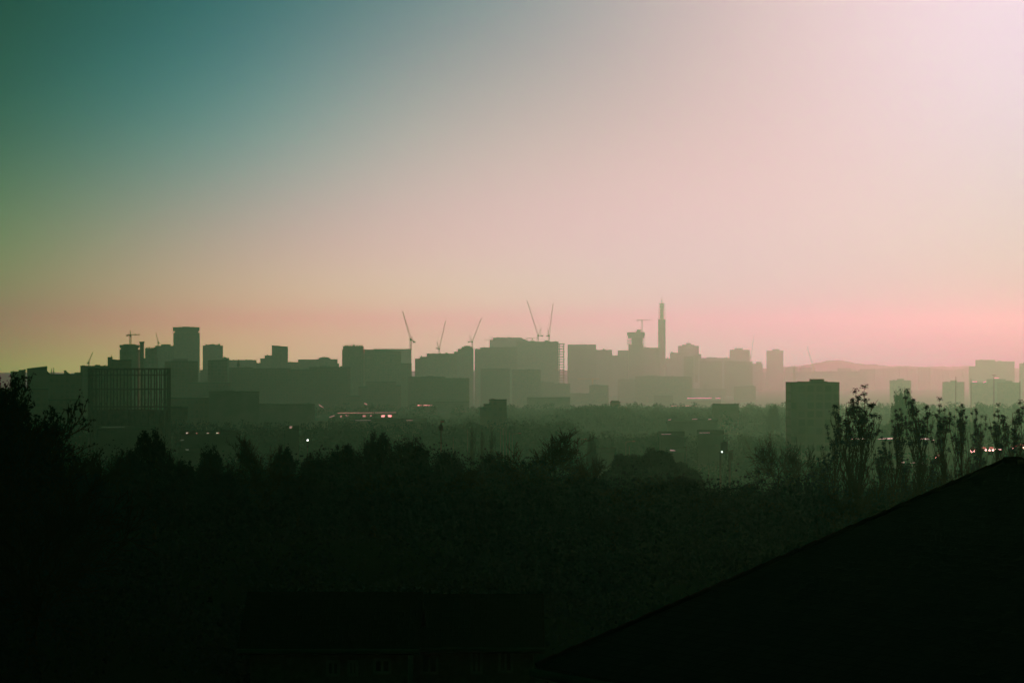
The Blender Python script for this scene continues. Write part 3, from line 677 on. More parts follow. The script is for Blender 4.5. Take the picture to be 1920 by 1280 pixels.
shed('faint pale roofed sheds on the green slope right of centre', 1500, 1250, 1345, 789, [(1253, 787, 1262, 785.2, 1.2), (1298, 785.5, 1313, 785, 1), (1328, 786, 1337, 785, 1)], glaz='dull_glazing', off=.3)
shed('bright pale roof behind the tall poles at the far right', 5600, 1850, 1885, 712, [(1864, 708.4, 1873, 708.2, 1.6)], off=.02)
shed('twin lit roofs between the tall poles, far right', 5500, 1820, 1852, 718, [(1823, 715.6, 1832, 715.2, 2), (1842, 717.2, 1849, 715, 2)], off=.02)
# reflecting windows of the small offices
D = stretch(6500)-8.
g = SplitMB()
for r_ in range(3):
    for c_ in range(4):
        x = 1382+c_*4.4; y = 730+r_*4.4
        if r_ == 2 and c_ == 0: continue
        strip(g, x, y, x+2.4, y-.1, 2.0, D, .05)
off_t = [o for o in COL.objects if o.name.startswith('lit_offices')][0]
g.build_each('window', 'glazing', off_t)

# ------------------------------------------------------------------ trees
def leaf_cloud(centres, radii, n, size, rng, flat=1.0, shell=.55):
    """n small quads round each centre: (k,3) centres, (k,) radii"""
    k = len(centres)
    d = rng.normal(size=(k, n, 3)); d /= np.linalg.norm(d, axis=2)[..., None]
    rr = (shell+(1-shell)*rng.random((k, n, 1)))*radii[:, None, None]
    c = centres[:, None, :]+d*rr*np.array([1, 1, flat])
    c = c.reshape(-1, 3)
    u = rng.normal(size=c.shape); u /= np.linalg.norm(u, axis=1)[:, None]
    v = rng.normal(size=c.shape); v -= u*(u*v).sum(1)[:, None]; v /= np.linalg.norm(v, axis=1)[:, None]
    s = size*(.6+.8*rng.random((len(c), 1)))
    q = np.stack([c-u*s*.5, c+v*s*.32, c+u*s*.5, c-v*s*.32], 1)
    return q.reshape(-1, 3)
def branches(rng, root, dirn, length, rad, depth, spec, out_limbs, out_twigs, tips, k=0):
    """recursive limb growth; spec per level: (children, angle, length ratio)"""
    segs = 4 if k == 0 else 3
    p = Vector(root); d = Vector(dirn).normalized(); pts = [p.copy()]; rads = [rad]
    for i in range(segs):
        wob = Vector((rng.normal(), rng.normal(), rng.normal()*.6))*(.10 if k else .05)
        d = (d+wob+Vector((0, 0, spec['up']))*(.35 if k else 0)).normalized()
        p = p+d*length/segs; pts.append(p.copy()); rads.append(rad*(1-.75*(i+1)/segs))
    for i in range(segs):
        if rad > spec['minr']: out_limbs.append((pts[i], pts[i+1], rads[i], rads[i+1]))
        else: out_twigs.append((pts[i], pts[i+1], max(rads[i], spec['tw'])))
    if k >= depth:
        tips.append(pts[-1]); return
    nch, angd, lr, lo = spec['lv'][k]
    for c in range(nch):
        q = lo+(1-lo)*(c+rng.random())/nch
        s = min(int(q*segs), segs-1); fr = q*segs-s
        pos = pts[s].lerp(pts[s+1], fr)
        base_d = (pts[s+1]-pts[s]).normalized()
        az = rng.random()*2*math.pi+c*2.4
        o = base_d.orthogonal().normalized(); o.rotate(Matrix.Rotation(az, 3, base_d))
        a = math.radians(angd*(.7+.6*rng.random()))
        nd = base_d*math.cos(a)+o*math.sin(a)
        ln = length*lr*(1.15-.55*q)*(.8+.4*rng.random()) if k == 0 and spec.get('domed', True) else length*lr*(.8+.4*rng.random())
        branches(rng, pos, nd, ln, rad*(.5 if k == 0 else .55)*(1-.5*q), depth, spec, out_limbs, out_twigs, tips, k+1)
def tree_proto(name, kind, seed):
    """unit tree (1 high) hidden from nothing: first use is moved into the scene by place()"""
    rng = np.random.default_rng(seed)
    limbs, twigs, tips = [], [], []
    if kind == 'bare':
        spec = dict(up=.12, minr=.0030, tw=.0026, lv=[(11, 52, .72, .2), (7, 44, .55, .2), (6, 40, .5, .15), (5, 36, .5, .1)])
        branches(rng, (0, 0, 0), (0, 0, 1), .62, .026, 4, spec, limbs, twigs, tips)
    elif kind == 'twin':
        spec = dict(up=.16, minr=.0030, tw=.0024, lv=[(9, 46, .75, .35), (6, 42, .55, .25), (6, 38, .5, .15), (5, 36, .5, .1)])
        branches(rng, (0, 0, 0), (.10, 0, 1), .66, .024, 4, spec, limbs, twigs, tips)
    elif kind == 'poplar':
        spec = dict(up=.9, minr=.0020, tw=.0016, domed=False, lv=[(30, 13, .36, .06), (4, 11, .52, .2), (3, 12, .5, .2)])
        branches(rng, (0, 0, 0), (0, 0, 1), .9, .012, 3, spec, limbs, twigs, tips)
    elif kind == 'leafy':
        spec = dict(up=.3, minr=.003, tw=.002, lv=[(8, 50, .55, .3), (5, 45, .5, .2), (4, 40, .5, .2)])
        branches(rng, (0, 0, 0), (0, 0, 1), .62, .026, 3, spec, limbs, twigs, tips)
    elif kind == 'feathery':
        spec = dict(up=.3, minr=.0022, tw=.0022, lv=[(22, 46, .48, .06), (8, 40, .5, .12), (6, 36, .5, .1), (5, 32, .5, .1)])
        branches(rng, (0, 0, 0), (0, 0, 1), .78, .022, 4, spec, limbs, twigs, tips)
    zmax = max(t.z for t in tips); sc_ = 1/zmax
    tr = MB()
    first = limbs[:4]
    for (a, b, r0, r1) in first: tr.bar(a*sc_, b*sc_, r0*2*sc_, max(r1, .002)*2*sc_, 7)
    quads = []
    for (a, b, r0, r1) in limbs[4:]:
        d = (b-a).normalized(); u = d.orthogonal().normalized(); v = d.cross(u)
        ring = [(u, v), (v, -u), (-u, -v), (-v, u)]
        for (m, n_) in ring:
            quads += [a+m*r0, b+m*r1, b+n_*r1, a+n_*r0]
    for (a, b, r) in twigs:
        d = (b-a).normalized(); u = d.orthogonal().normalized(); u.rotate(Matrix.Rotation(rng.random()*3.1, 3, d))
        v = d.cross(u)
        quads += [a-u*r, b-u*r*.5, b+u*r*.5, a+u*r, a-v*r, b-v*r*.5, b+v*r*.5, a+v*r]
    q = np.array([tuple(p) for p in quads])*sc_
    tp = np.array([tuple(p) for p in tips])*sc_
    leafmat = None
    if kind == 'poplar':
        top = tp[(tp[:, 2] > .62)]
        top = top[rng.random(len(top)) < np.clip((top[:, 2]-.50)*1.5, .12, .7)]
        lf = leaf_cloud(top, .011+.012*rng.random(len(top)), 60, .0085, rng, 1.3, .05)
        leafmat = 'leaf'
    elif kind == 'leafy':
        k = 150; u = rng.normal(size=(k, 3)); u /= np.linalg.norm(u, axis=1)[:, None]; u[:, 2] = np.abs(u[:, 2])*1.15-.15
        rr_ = .62+.38*rng.random((k, 1))
        c = u*rr_*np.array([.42, .42, .52])+np.array([0, 0, .46]); c = c/sc_*1.0
        lf = leaf_cloud(c*sc_, .05+.05*rng.random(k), 90, .026, rng, .9, .2); leafmat = 'leaf'
    elif kind == 'feathery':
        c = tp
        lf = leaf_cloud(c, .008+.016*rng.random(len(c)), 7, .011, rng, 1, .1); leafmat = 'evergreen'
    else: lf = None
    return dict(kind=kind, trunk=tr, q=q, lf=lf, leafmat=leafmat, tips=tp)
PROTO = {}
def get_proto(key):
    if key in PROTO: return PROTO[key]
    kind, seed = key
    p = tree_proto(kind, kind, seed)
    tme = bpy.data.meshes.new('trunk'); tme.from_pydata([tuple(v) for v in p['trunk'].v], [], p['trunk'].f); tme.materials.append(M['bark'])
    cme = np_mesh('crown', p['q'], 4, 'twig') if p['lf'] is None else None
    if cme is None:
        allq = np.concatenate([p['q'], p['lf']]); cme = np_mesh('crown', allq, 4, 'twig'); cme.materials.append(M[p['leafmat']])
        mi = np.zeros(len(allq)//4, dtype=np.int32); mi[len(p['q'])//4:] = 1
        cme.polygons.foreach_set('material_index', mi)
    tp = p['tips']; cxy = np.median(tp[:, :2], axis=0); wd = np.percentile(tp[:, 0], 97)-np.percentile(tp[:, 0], 3)
    if kind == 'leafy': wd = .9; cxy = np.zeros(2)
    PROTO[key] = (tme, cme, wd, cxy)
    return PROTO[key]
def tree(name, label, x, ytop, D, wpx, kind, seed=1, group=None, rot=None, lean=0.0):
    tme, cme, wd, cxy = get_proto((kind, seed))
    if 160 < D < 400: D = D*.74
    xx = X(x, D); g = gz(xx, D)-.3; h = Z(ytop, D)-g
    sx = (wpx/F*D)/wd
    t = thing(name, label, 'tree', (xx-cxy[0]*sx, D, g), group)
    t.scale = (sx, sx, h); t.rotation_euler = (0, lean, 0)
    if rot: t.scale = (-sx, sx, h); t.location.x = xx+cxy[0]*sx
    for (n_, me) in (('trunk', tme), ('crown', cme)):
        o = bpy.data.objects.new(n_, me); COL.objects.link(o); o.parent = t
    return t
# near left tree
tree('feathery_tree', 'large dark feathery tree cut by the left edge, its tip against the sky', -8, 644, 120, 235, 'feathery', 5)
tree('feathery_tree', 'lower bushy dark tree leaning out right from the left edge tree', 44, 738, 132, 150, 'feathery', 9, rot=True)
tree('bare_tree', 'bare dark tree in the lower left corner below the feathery tree', 60, 868, 110, 330, 'bare', 2)
# poplars
GPO = 'poplars in a row above the dark roof'
for (x, y, wp, D, sd, rt, lb) in (
    (1566, 786, 34, 236, 21, False, 'slim poplar with sparse twigs, leftmost of the row'),
    (1592, 734, 46, 226, 22, False, 'poplar left of the tallest, leafy tufts leaning right'),
    (1617, 725, 50, 222, 23, True, 'tallest and fullest poplar, with leafy tufts on its tip'),
    (1680, 768, 38, 228, 24, False, 'short poplar standing right of the tallest pair'),
    (1722, 735, 40, 224, 22, True, 'tall poplar standing alone in the middle of the row'),
    (1770, 748, 34, 228, 23, False, 'poplar with a narrow tufted tip, right of the lone tall one'),
    (1803, 760, 40, 232, 24, True, 'broad dense poplar next to the narrow tufted one'),
    (1839, 767, 26, 250, 21, True, 'thin see through poplar above the row of headlights'),
    (1870, 759, 32, 236, 23, True, 'poplar second from the right edge'),
    (1905, 755, 40, 230, 22, False, 'poplar at the right edge, broad with many tufts')):
    tree('poplar', lb, x, y, D, wp, 'poplar', sd, GPO, rot=rt)
for (x, y, wp, D, sd, lb) in ((1648, 838, 40, 240, 24, 'low young poplar between the tallest poplar and the short one'), (1548, 850, 30, 245, 21, 'low twiggy poplar sapling left of the row'), (1700, 850, 34, 242, 23, 'low young poplar filling between the short and the lone tall poplar'), (1750, 846, 40, 246, 22, 'low young poplar left of the narrow tufted one'), (1826, 850, 40, 240, 24, 'low young poplar under the thin see through one'), (1888, 842, 34, 244, 21, 'low young poplar between the last two of the row')):
    tree('poplar', lb, x, y, D, wp, 'poplar', sd, 'young poplars under the tall row')
# bare trees that stand out
GB = 'bare trees at the upper edge of the dark slope'
for (x, y, wp, D, kind, sd, rt, lb) in (
    (1036, 799, 150, 300, 'bare', 31, False, 'big bare tree with a spiky fan of branches at the centre'),
    (1102, 842, 60, 310, 'bare', 2, True, 'smaller bare tree leaning on the right of the big fan shaped one'),
    (985, 848, 70, 290, 'bare', 32, True, 'bare tree half hidden at the left of the big fan shaped one'),
    (1448, 808, 100, 330, 'twin', 41, False, 'left of the twin bare trees with forked trunks against the haze'),
    (1492, 812, 82, 335, 'twin', 42, True, 'right of the twin bare trees with forked trunks against the haze'),
    (1535, 852, 30, 300, 'twin', 41, True, 'small twisted bare tree between the twins and the poplars'),
    (470, 808, 84, 280, 'bare', 31, True, 'round crowned bare tree above the dark slope at the left'),
    (136, 806, 130, 210, 'bare', 32, False, 'wide bare tree right of the feathery left edge trees'),
    (200, 838, 80, 230, 'bare', 2, False, 'low bare tree between the wide bare tree and the dark dome'),
    (862, 872, 140, 250, 'bare', 31, False, 'reddish bare crown low in the middle, left of the big fan'),
    (1224, 876, 90, 300, 'bare', 32, True, 'bare crown poking up in front of the smooth dark dome'),
    (1320, 920, 90, 260, 'bare', 2, True, 'low bare crown below the road gantry'),
    (1395, 900, 70, 300, 'bare', 31, False, 'bare tree at the foot of the twin trees, left side'),
    (1600, 905, 90, 205, 'bare', 32, False, 'bare bush below the two tallest poplars'),
    (500, 872, 110, 240, 'bare', 2, True, 'bare crown in the dark below the round crowned bare tree'),
    (700, 868, 90, 255, 'bare', 32, True, 'bare crown in the dark below the dense dark mound'),
    (1180, 905, 100, 250, 'bare', 2, False, 'dim bare crown below and left of the smooth dark dome'),
    (1460, 935, 120, 235, 'bare', 31, True, 'dim bare crown below the twin trees')):
    tree('bare_tree', lb, x, y, D, wp, kind, sd, GB, rot=rt)
GL = 'leafy trees at the upper edge of the dark slope'
for (x, y, wp, D, sd, rt, lb) in (
    (285, 806, 96, 250, 51, False, 'dense dark dome shaped tree left, under the gasholder'),
    (240, 838, 70, 240, 52, False, 'lower dense tree at the left foot of the dark dome shaped one'),
    (394, 832, 62, 270, 53, False, 'small round dense tree below the four glints'),
    (345, 858, 70, 240, 52, True, 'low dense tree between the dark dome and the small round tree'),
    (530, 836, 60, 300, 51, True, 'small dense tree right of the round crowned bare tree'),
    (592, 848, 80, 290, 53, True, 'low dense tree in the dip below the bright white lamp'),
    (645, 828, 84, 300, 52, False, 'dense tree left of the tallest dark mound'),
    (706, 810, 86, 300, 51, True, 'tallest dense dark mound left of the centre'),
    (768, 817, 104, 320, 53, False, 'broad dense tree right of the tallest dark mound'),
    (840, 842, 80, 350, 52, True, 'dense low tree right of the tall lamp post'),
    (930, 850, 90, 340, 51, False, 'dense low tree below the five thin poles'),
    (785, 872, 90, 270, 52, False, 'dense shadowed tree below the broad dense tree'),
    (560, 890, 120, 230, 53, False, 'dense shadowed tree on the lower slope left'),
    (420, 885, 110, 230, 51, False, 'dense shadowed tree below the small round tree'),
    (160, 880, 130, 190, 52, True, 'dense shadowed tree below the wide bare tree'),
    (290, 900, 130, 200, 53, True, 'dense shadowed tree below the dark dome shaped tree'),
    (1000, 900, 120, 250, 53, False, 'dense shadowed tree at the foot of the big fan shaped tree'),
    (1100, 895, 110, 270, 51, True, 'dense shadowed tree right of the foot of the big fan'),
    (1270, 890, 110, 300, 52, False, 'dense shadowed tree right under the smooth dark dome'),
    (1380, 945, 130, 230, 53, True, 'dense shadowed tree left below the twin bare trees'),
    (1530, 925, 90, 230, 52, True, 'dense shadowed tree at the feet of the first poplars'),
    (700, 920, 150, 210, 51, False, 'dense shadowed tree deep on the slope left of centre'),
    (900, 930, 150, 210, 52, True, 'dense shadowed tree deep on the slope at the centre'),
    (1150, 960, 160, 200, 53, False, 'dense shadowed tree deep on the slope right of centre')):
    tree('leafy_tree', lb, x, y, D, wp, 'leafy', sd, GL, rot=rt)
tree('leafy_tree', 'bare domed tree standing above the wooded hill at the right', 1692, 726, 1250, 56, 'leafy', 53)
tree('leafy_tree', 'small pointed tree above the tree line left of the near dark tower block', 1450, 757, 1500, 30, 'leafy', 52)
for (x, y, wp, lb) in ((884, 803, 13, 'slim upright tree in the haze, leftmost of three left of the fan shaped tree'), (903, 804, 9, 'slimmest upright tree in the haze, middle of three'), (921, 802, 14, 'slim upright tree in the haze, right of three beside the poles')):
    tree('slim_tree', lb, x, y, 620, wp, 'poplar', 24, 'three slim upright trees in the haze')
tree('leafy_tree', 'hazy round tree behind the flat shed right of the fan shaped tree', 1110, 812, 640, 26, 'leafy', 51)

# smooth dark dome: a densely clipped big crown
def dome_tree():
    D = 430.; cx = X(1217, D); g = gz(cx, D)
    t = thing('domed_tree', 'broad low dome of dense dark foliage right of the centre', 'tree', (cx, D, g), None)
    rng = np.random.default_rng(5)
    R1 = 112/F*D; zt = Z(848, D); hb = 118/F*D; zc = zt-hb
    th = rng.random(1300)*2*math.pi; u = rng.random(1300)**.5
    pts = np.stack([R1*u*np.cos(th), R1*u*np.sin(th)*.9, hb*np.sqrt(1-u**2*.98)+zc-g-.5], 1)
    pts[:, 2] += .5*np.sin(pts[:, 0]*1.1)+.35*np.sin(pts[:, 0]*2.7+1)+.3*np.sin(pts[:, 1]*1.9)
    lf = leaf_cloud(pts, .45+.55*rng.random(1300)**2, 44, .28, rng, .8, .2)
    o = bpy.data.objects.new('crown', np_mesh('crown', lf, 4, 'evergreen')); COL.objects.link(o); o.parent = t
    tr = MB().bar((cx, D, g-.5), (cx, D, zt-2.5), .8, .2, 8)
    tr.build('trunk', 'bark', t)
dome_tree()

# woodland that nobody could count
def woodland(name, label, boxes, seed, mat, size, n, rad):
    rng = np.random.default_rng(seed); C = []; R = []
    for (x0, x1, d0, d1, hmin, hmax, cnt) in boxes:
        for _ in range(cnt):
            D = math.sqrt(rng.uniform(d0*d0, d1*d1)); px = rng.uniform(x0, x1); x = X(px, D)
            h = rng.uniform(hmin, hmax)**1.0; r = rad*(.7+.6*rng.random())
            g = gz(x, D)
            for k in range(4):
                C.append((x+rng.normal()*r*.6, D+rng.normal()*r*.6, g+h*(.45+.5*rng.random())-r*.4)); R.append(r*rng.uniform(.45, .8))
            C.append((x, D, g+h-r*.5)); R.append(r*.55)
            C.append((x, D, g+h*.3)); R.append(r*.9)
    lf = leaf_cloud(np.array(C), np.array(R), n, size, rng, .9, .45)
    o = bpy.data.objects.new(name, np_mesh(name, lf, 4, mat)); COL.objects.link(o)
    tag(o, label, 'woodland', kind='stuff')
woodland('hillside_woodland', 'dark mass of trees and scrub covering the near hillside', [(-60, 1980, 105, 200, 1.2, 3.4, 240), (-100, 1080, 200, 330, 2.0, 6, 270), (1080, 2000, 200, 330, 1.2, 3.4, 230), (-100, 1080, 330, 520, 3, 9, 280), (1080, 2020, 330, 520, 1.6, 5, 250), (-100, 1000, 520, 760, 5, 13, 260), (1000, 2020, 520, 760, 2.4, 7, 240)], 1, 'leaf', .19, 125, 3.0)
woodland('valley_woodland', 'dim green mass of trees across the valley floor', [(-60, 1080, 1080, 1260, 14, 19, 560), (1080, 1480, 1000, 1150, 12, 16, 260), (-60, 640, 750, 1080, 8, 13, 500), (600, 1080, 750, 1150, 8, 14, 500), (1080, 1500, 750, 1150, 5, 10, 550), (1480, 2000, 750, 1100, 6, 10, 300)], 2, 'leaf', .8, 36, 4.2)
woodland('far_tree_line', 'hazy line of trees behind the valley, right of the centre', [(1040, 1490, 1700, 2200, 7, 13, 330), (620, 1060, 1600, 2100, 6, 9, 200), (1080, 1180, 1900, 2000, 9, 13, 60), (1230, 1480, 1700, 1800, 11, 15, 60), (-60, 1990, 2300, 2750, 4, 11, 420), (900, 1990, 2250, 2500, 7, 13, 130)], 3, 'leaf', 1.3, 20, 4.5)
woodland('hill_wood', 'wooded hill with a rounded top behind the poplars', [(1625, 1885, 1240, 1380, 10, 13, 420), (1870, 1990, 1240, 1380, 7, 11, 120)], 4, 'leaf', .9, 26, 3.2)

# ------------------------------------------------------------------ poles and lamps
GP = 'tall thin poles'
def pole(name, label, x, y0, y1, D, wpx=1.0, head=None, group=GP, lit=False):
    cx = X(x, D); g = gz(cx, D); zt = Z(y0, D)
    t = thing(name, label, 'lamp post' if head else 'pole', (cx, D, g), group)
    MB().bar((cx, D, g-.3), (cx, D, zt), wpx/F*D, wpx*.6/F*D, 6).build('post', 'dark_iron', t)
    if head == 'arm':
        MB().bar((cx, D, zt), (cx+2.2, D, zt+.25), .14).build('arm', 'dark_iron', t)
        MB().box(cx+1.9, cx+2.8, D-.15, D+.15, zt+.1, zt+.35).build('lamp', 'lamp_off', t)
    elif head == 'ball':
        MB().cyl(cx, D, .28, zt-1.4, zt-.8, 10, .42).cyl(cx, D, .42, zt-.8, zt-.45, 10, .15).build('lamp', 'lamp_off', t)
        MB().box(cx-.1, cx+.5, D-.1, D+.1, zt-.1, zt+.25).build('camera_head', 'lamp_off', t)
    elif head == 'cross':
        MB().bar((cx-1.4, D, zt), (cx+1.4, D, zt), .25).build('crossbar', 'dark_iron', t)
    elif head == 'lit':
        MB().cyl(cx, D, .12, zt, zt+.24, 10).build('lamp', 'lamp_lit', t)
    return t
pole('lamp_post', 'dark post with a bulbous head above the trees left of centre', 827, 791, 850, 480, 2.6, 'ball', None)
pole('lamp_post', 'post with a small bright white lamp in the dark dip at the left', 577, 826, 850, 600, 1.4, 'lit', None)
for (x, y, lb, hd) in ((938.5, 804, 'thin pole, first of five left of the fan shaped tree', None), (944, 803.5, 'thin pole, second and tallest of five left of the fan shaped tree', None), (949.5, 805, 'thin pole, third of five left of the fan shaped tree', None), (955.5, 810, 'thin pole, fourth of five left of the fan shaped tree', None), (960.5, 813, 'thin lamp post with an arm, fifth of five left of the fan shaped tree', 'arm')):
    pole('thin_pole', lb, x, y, 0, 900, 1.3, hd, 'five thin poles')
for (x, y, D, hd, lb) in ((1083, 824, 850, 'arm', 'thin lamp post with an arm just right of the fan shaped tree'), (1173.5, 828, 850, 'arm', 'lamp post with an arm left of the smooth dark dome'), (1180, 836, 850, None, 'short pole next to the lamp post left of the dark dome'), (1240.5, 822, 900, None, 'thin pole rising behind the top of the smooth dark dome'), (1287, 833, 850, None, 'thin pole right of the smooth dark dome'), (1329, 836, 850, 'arm', 'thin pole just left of the road gantry'), (850, 818, 900, None, 'faint thin pole right of the bulbous lamp post'), (877, 804, 900, None, 'faint thin pole beside the first slim tree')):
    pole('thin_pole', lb, x, y, 0, D, 1.1, hd)
for (x, y, D, hd, lb) in ((1792, 706, 1900, None, 'very tall thin mast rising over the middle of three hazy towers'), (1820.5, 709, 1900, None, 'very tall thin mast between the middle and nearest hazy towers'), (1863.5, 703, 1900, 'cross', 'very tall thin mast with a small crossbar near the right edge'), (1912.5, 714, 1900, None, 'very tall thin mast right of the nearest hazy tower')):
    pole('tall_mast', lb, x, y, 0, D, 1.2, hd, 'very tall thin masts at the right')
# road gantry: two legs, a beam, a tall panelled box
D = 620.
t = thing('road_gantry', 'two legged dark gantry carrying a tall panelled box with a tiny light', 'gantry', (X(1358, D), D, gz(X(1358, D), D)))
SplitMB().box(X(1349, D), X(1352.5, D), D, D+.5, -.5, Z(850, D)).box(X(1366, D), X(1370, D), D, D+.5, -.5, Z(850, D)).build_each('leg', 'dark_iron', t)
MB().box(X(1348, D), X(1372, D), D-.1, D+.6, Z(850, D), Z(847, D)).build('beam', 'dark_iron', t)
MB().box(X(1352, D), X(1356, D), D, D+.6, Z(847, D), Z(828.5, D)).box(X(1357, D), X(1359.6, D), D, D+.6, Z(847, D), Z(827.6, D)).box(X(1360.6, D), X(1364.5, D), D, D+.6, Z(847, D), Z(828.2, D)).box(X(1351.6, D), X(1365, D), D+.6, D+.8, Z(847, D), Z(829.5, D)).build('sign_panel', 'dark_iron', t)
MB().box(X(1368, D), X(1374, D), D, D+.5, Z(864, D), Z(848, D)).box(X(1366, D), X(1374.5, D), D, D+.5, Z(846, D), Z(843.5, D)).build('side_box', 'dark_iron', t)
MB().cyl(X(1353.4, D), D-.3, .11, Z(847.4, D), Z(846, D), 8).build('lamp', 'lamp_lit', t)

# ------------------------------------------------------------------ road and cars
def road_pt(px):
    """centre line of the road climbing to the right"""
    D = 1060-(px-1640)*.25; y = np.interp(px, [1600, 1680, 1766, 1830, 1880, 1920, 2000], [884, 876, 860, 848.5, 844.5, 842, 838])
    return Vector((X(px, D), D, Z(y, D)))
pts = [road_pt(p) for p in range(1600, 2001, 10)]
rm = MB(); em = MB(); lm = MB(); bar_l = MB()
for i, p in enumerate(pts):
    d = (pts[min(i+1, len(pts)-1)]-pts[max(i-1, 0)]); d.z = 0; d.normalize(); n_ = Vector((-d.y, d.x, 0))
    for (s, z) in ((-5, 0), (5, 0)): rm.v.append(tuple(p+n_*s+Vector((0, 0, z))))
    for (s, z) in ((-5, 0), (5, 0), (5, -.9), (-5, -.9)): pass
    em.v += [tuple(p+n_*-5.6+Vector((0, 0, -.01))), tuple(p+n_*5.6+Vector((0, 0, -.01))), tuple(p+n_*16+Vector((0, 0, -p.z-1))), tuple(p+n_*-16+Vector((0, 0, -p.z-1)))]
    if i:
        a = 2*(i-1); rm.f.append((a, a+1, a+3, a+2))
        a = 4*(i-1)
        for k in range(4): em.f.append((a+k, a+(k+1) % 4, a+4+(k+1) % 4, a+4+k))
        q = pts[i-1]
        if i % 2: lm.slab(q+Vector((0, 0, .008)), q.lerp(p, .5)+Vector((0, 0, .008)), Vector((0, 0, 1)), .15, .008)
em.f += [(0, 1, 2, 3), tuple(len(em.v)-k for k in (1, 2, 3, 4))]
o = em.build('embankment', 'ground'); tag(o, kind='structure')
o = rm.build('road', 'asphalt'); tag(o, kind='structure')
o = lm.build('road_markings', 'paint'); tag(o, kind='structure')
def make_car(matn):
    t = bpy.data.objects.new('car', None); COL.objects.link(t); t['category'] = 'car'
    def ob(name, mb, mat):
        me = bpy.data.meshes.new(name); me.from_pydata(mb.v, [], mb.f); me.materials.append(M[mat]); o = bpy.data.objects.new(name, me); COL.objects.link(o); o.parent = t
    b = MB(); prof = [(-2.1, .35), (-2.1, .8), (-1.15, .98), (-.55, 1.42), (.95, 1.45), (1.75, 1.0), (2.1, .92), (2.15, .35)]
    n = len(prof)
    for s in (-.86, .86): b.v += [(p[0], s*(.86 if p[1] > 1.2 else 1), p[1]) for p in prof]
    b.f = [tuple(range(n)), tuple(range(2*n-1, n-1, -1))]+[(i, n+i, n+(i+1) % n, (i+1) % n) for i in range(n)]
    ob('body', b, matn)
    g = MB(); g.v = [(-1.13, -.72, 1.0), (-1.13, .72, 1.0), (-.58, .68, 1.4), (-.58, -.68, 1.4)]; g.v = [(x-.02, y, z+.015) for (x, y, z) in g.v]; g.f = [(0, 1, 2, 3)]
    g.v += [(x+.03, y, z-.02) for (x, y, z) in g.v]; g.f += [(7, 6, 5, 4), (0, 4, 5, 1), (1, 5, 6, 2), (2, 6, 7, 3), (3, 7, 4, 0)]
    ob('windscreen', g, 'glass')
    for (x, y) in ((-1.35, -.8), (-1.35, .8), (1.35, -.8), (1.35, .8)):
        w_ = MB(); m = 12
        for yy in (y-.1, y+.1): w_.v += [(x+.32*math.cos(2*math.pi*i/m), yy, .32+.32*math.sin(2*math.pi*i/m)) for i in range(m)]
        w_.f = [tuple(range(m)), tuple(range(2*m-1, m-1, -1))]+[(i, (i+1) % m, m+(i+1) % m, m+i) for i in range(m)]
        ob('wheel', w_, 'tyre')
    for y in (-.6, .6):
        h = MB(); m = 10
        for xx in (-2.16, -2.06): h.v += [(xx, y+.17*math.cos(2*math.pi*i/m), .68+.14*math.sin(2*math.pi*i/m)) for i in range(m)]
        h.f = [tuple(range(m)), tuple(range(2*m-1, m-1, -1))]+[(i, (i+1) % m, m+(i+1) % m, m+i) for i in range(m)]
        ob('headlight', h, 'headlamp')
    return t
car_a = make_car('car'); car_b = make_car('car_pale')
used = set()
for (px, side, kind, lb) in ((1692, -2, 0, 'lone car with a headlight on, far left end of the climbing road'), (1766, -2, 1, 'car with lights on behind the narrow tufted poplar'), (1818, 1.5, 0, 'first car of the queue with headlights, just left of the thin poplar'), (1833, -2, 1, 'second car in the queue with headlights on'), (1853, -2, 0, 'car with headlights right of the thin see through poplar'), (1848, 2.5, 1, 'car in the far lane behind the thin see through poplar'), (1866, 1.5, 0, 'car with small headlights behind the second poplar from the right'), (1879, -2, 1, 'pale car with the widest glare in the queue'), (1886, 3, 0, 'car in the far lane just right of the widest glare'), (1910, -2, 0, 'car with headlights near the right edge, near lane'), (1914, 2.8, 1, 'car with headlights near the right edge, far lane'), (1926, -2, 0, 'car with lights half outside the right edge')):
    root = (car_a, car_b)[kind]
    p = road_pt(px); d = (road_pt(px+5)-road_pt(px-5)); n_ = Vector((-d.y, d.x, 0)).normalized()
    loc = p+n_*side
    tocam = math.atan2(-loc.y, -loc.x)+random.uniform(-.12, .12)
    if kind not in used:
        used.add(kind); root.location = loc; root.rotation_euler = (0, 0, tocam-math.pi); root['label'] = lb; root['group'] = 'cars with headlights on the climbing road'
    else: clone(root, loc, tocam-math.pi, (1, 1, 1), lb, 'cars with headlights on the climbing road')

# ------------------------------------------------------------------ near house with the dark tiled roof
def mesh_uv(name, faces, mat, parent):
    """faces: list of (corner points, (u_origin, u_dir)) planar with uv along the slope in metres"""
    me = bpy.data.meshes.new(name); v = []; f = []; uv = []
    base = parent_loc(parent)
    for pts_ in faces:
        n0 = len(v); v += [tuple(Vector(p)-base) for p in pts_]; f.append(tuple(range(n0, n0+len(pts_))))
        u = (Vector(pts_[1])-Vector(pts_[0])).normalized(); nn = u.cross(Vector(pts_[-1])-Vector(pts_[0])).normalized(); w_ = nn.cross(u)
        for p in pts_: q = Vector(p)-Vector(pts_[0]); uv.append((q.dot(u), q.dot(w_)))
    me.from_pydata(v, [], f); me.materials.append(M[mat]); l = me.uv_layers.new(name='UVMap')
    for i, c in enumerate(uv): l.data[i].uv = c
    o = bpy.data.objects.new(name, me); COL.objects.link(o); o.parent = parent; return o
C1 = P(1006, 1247, 44); R1_ = P(1884, 865, 48.4)
g0 = gz(4, 46)
t = thing('gabled_house', 'house with a dark tiled roof filling the lower right corner', 'house', (6, 44, g0))
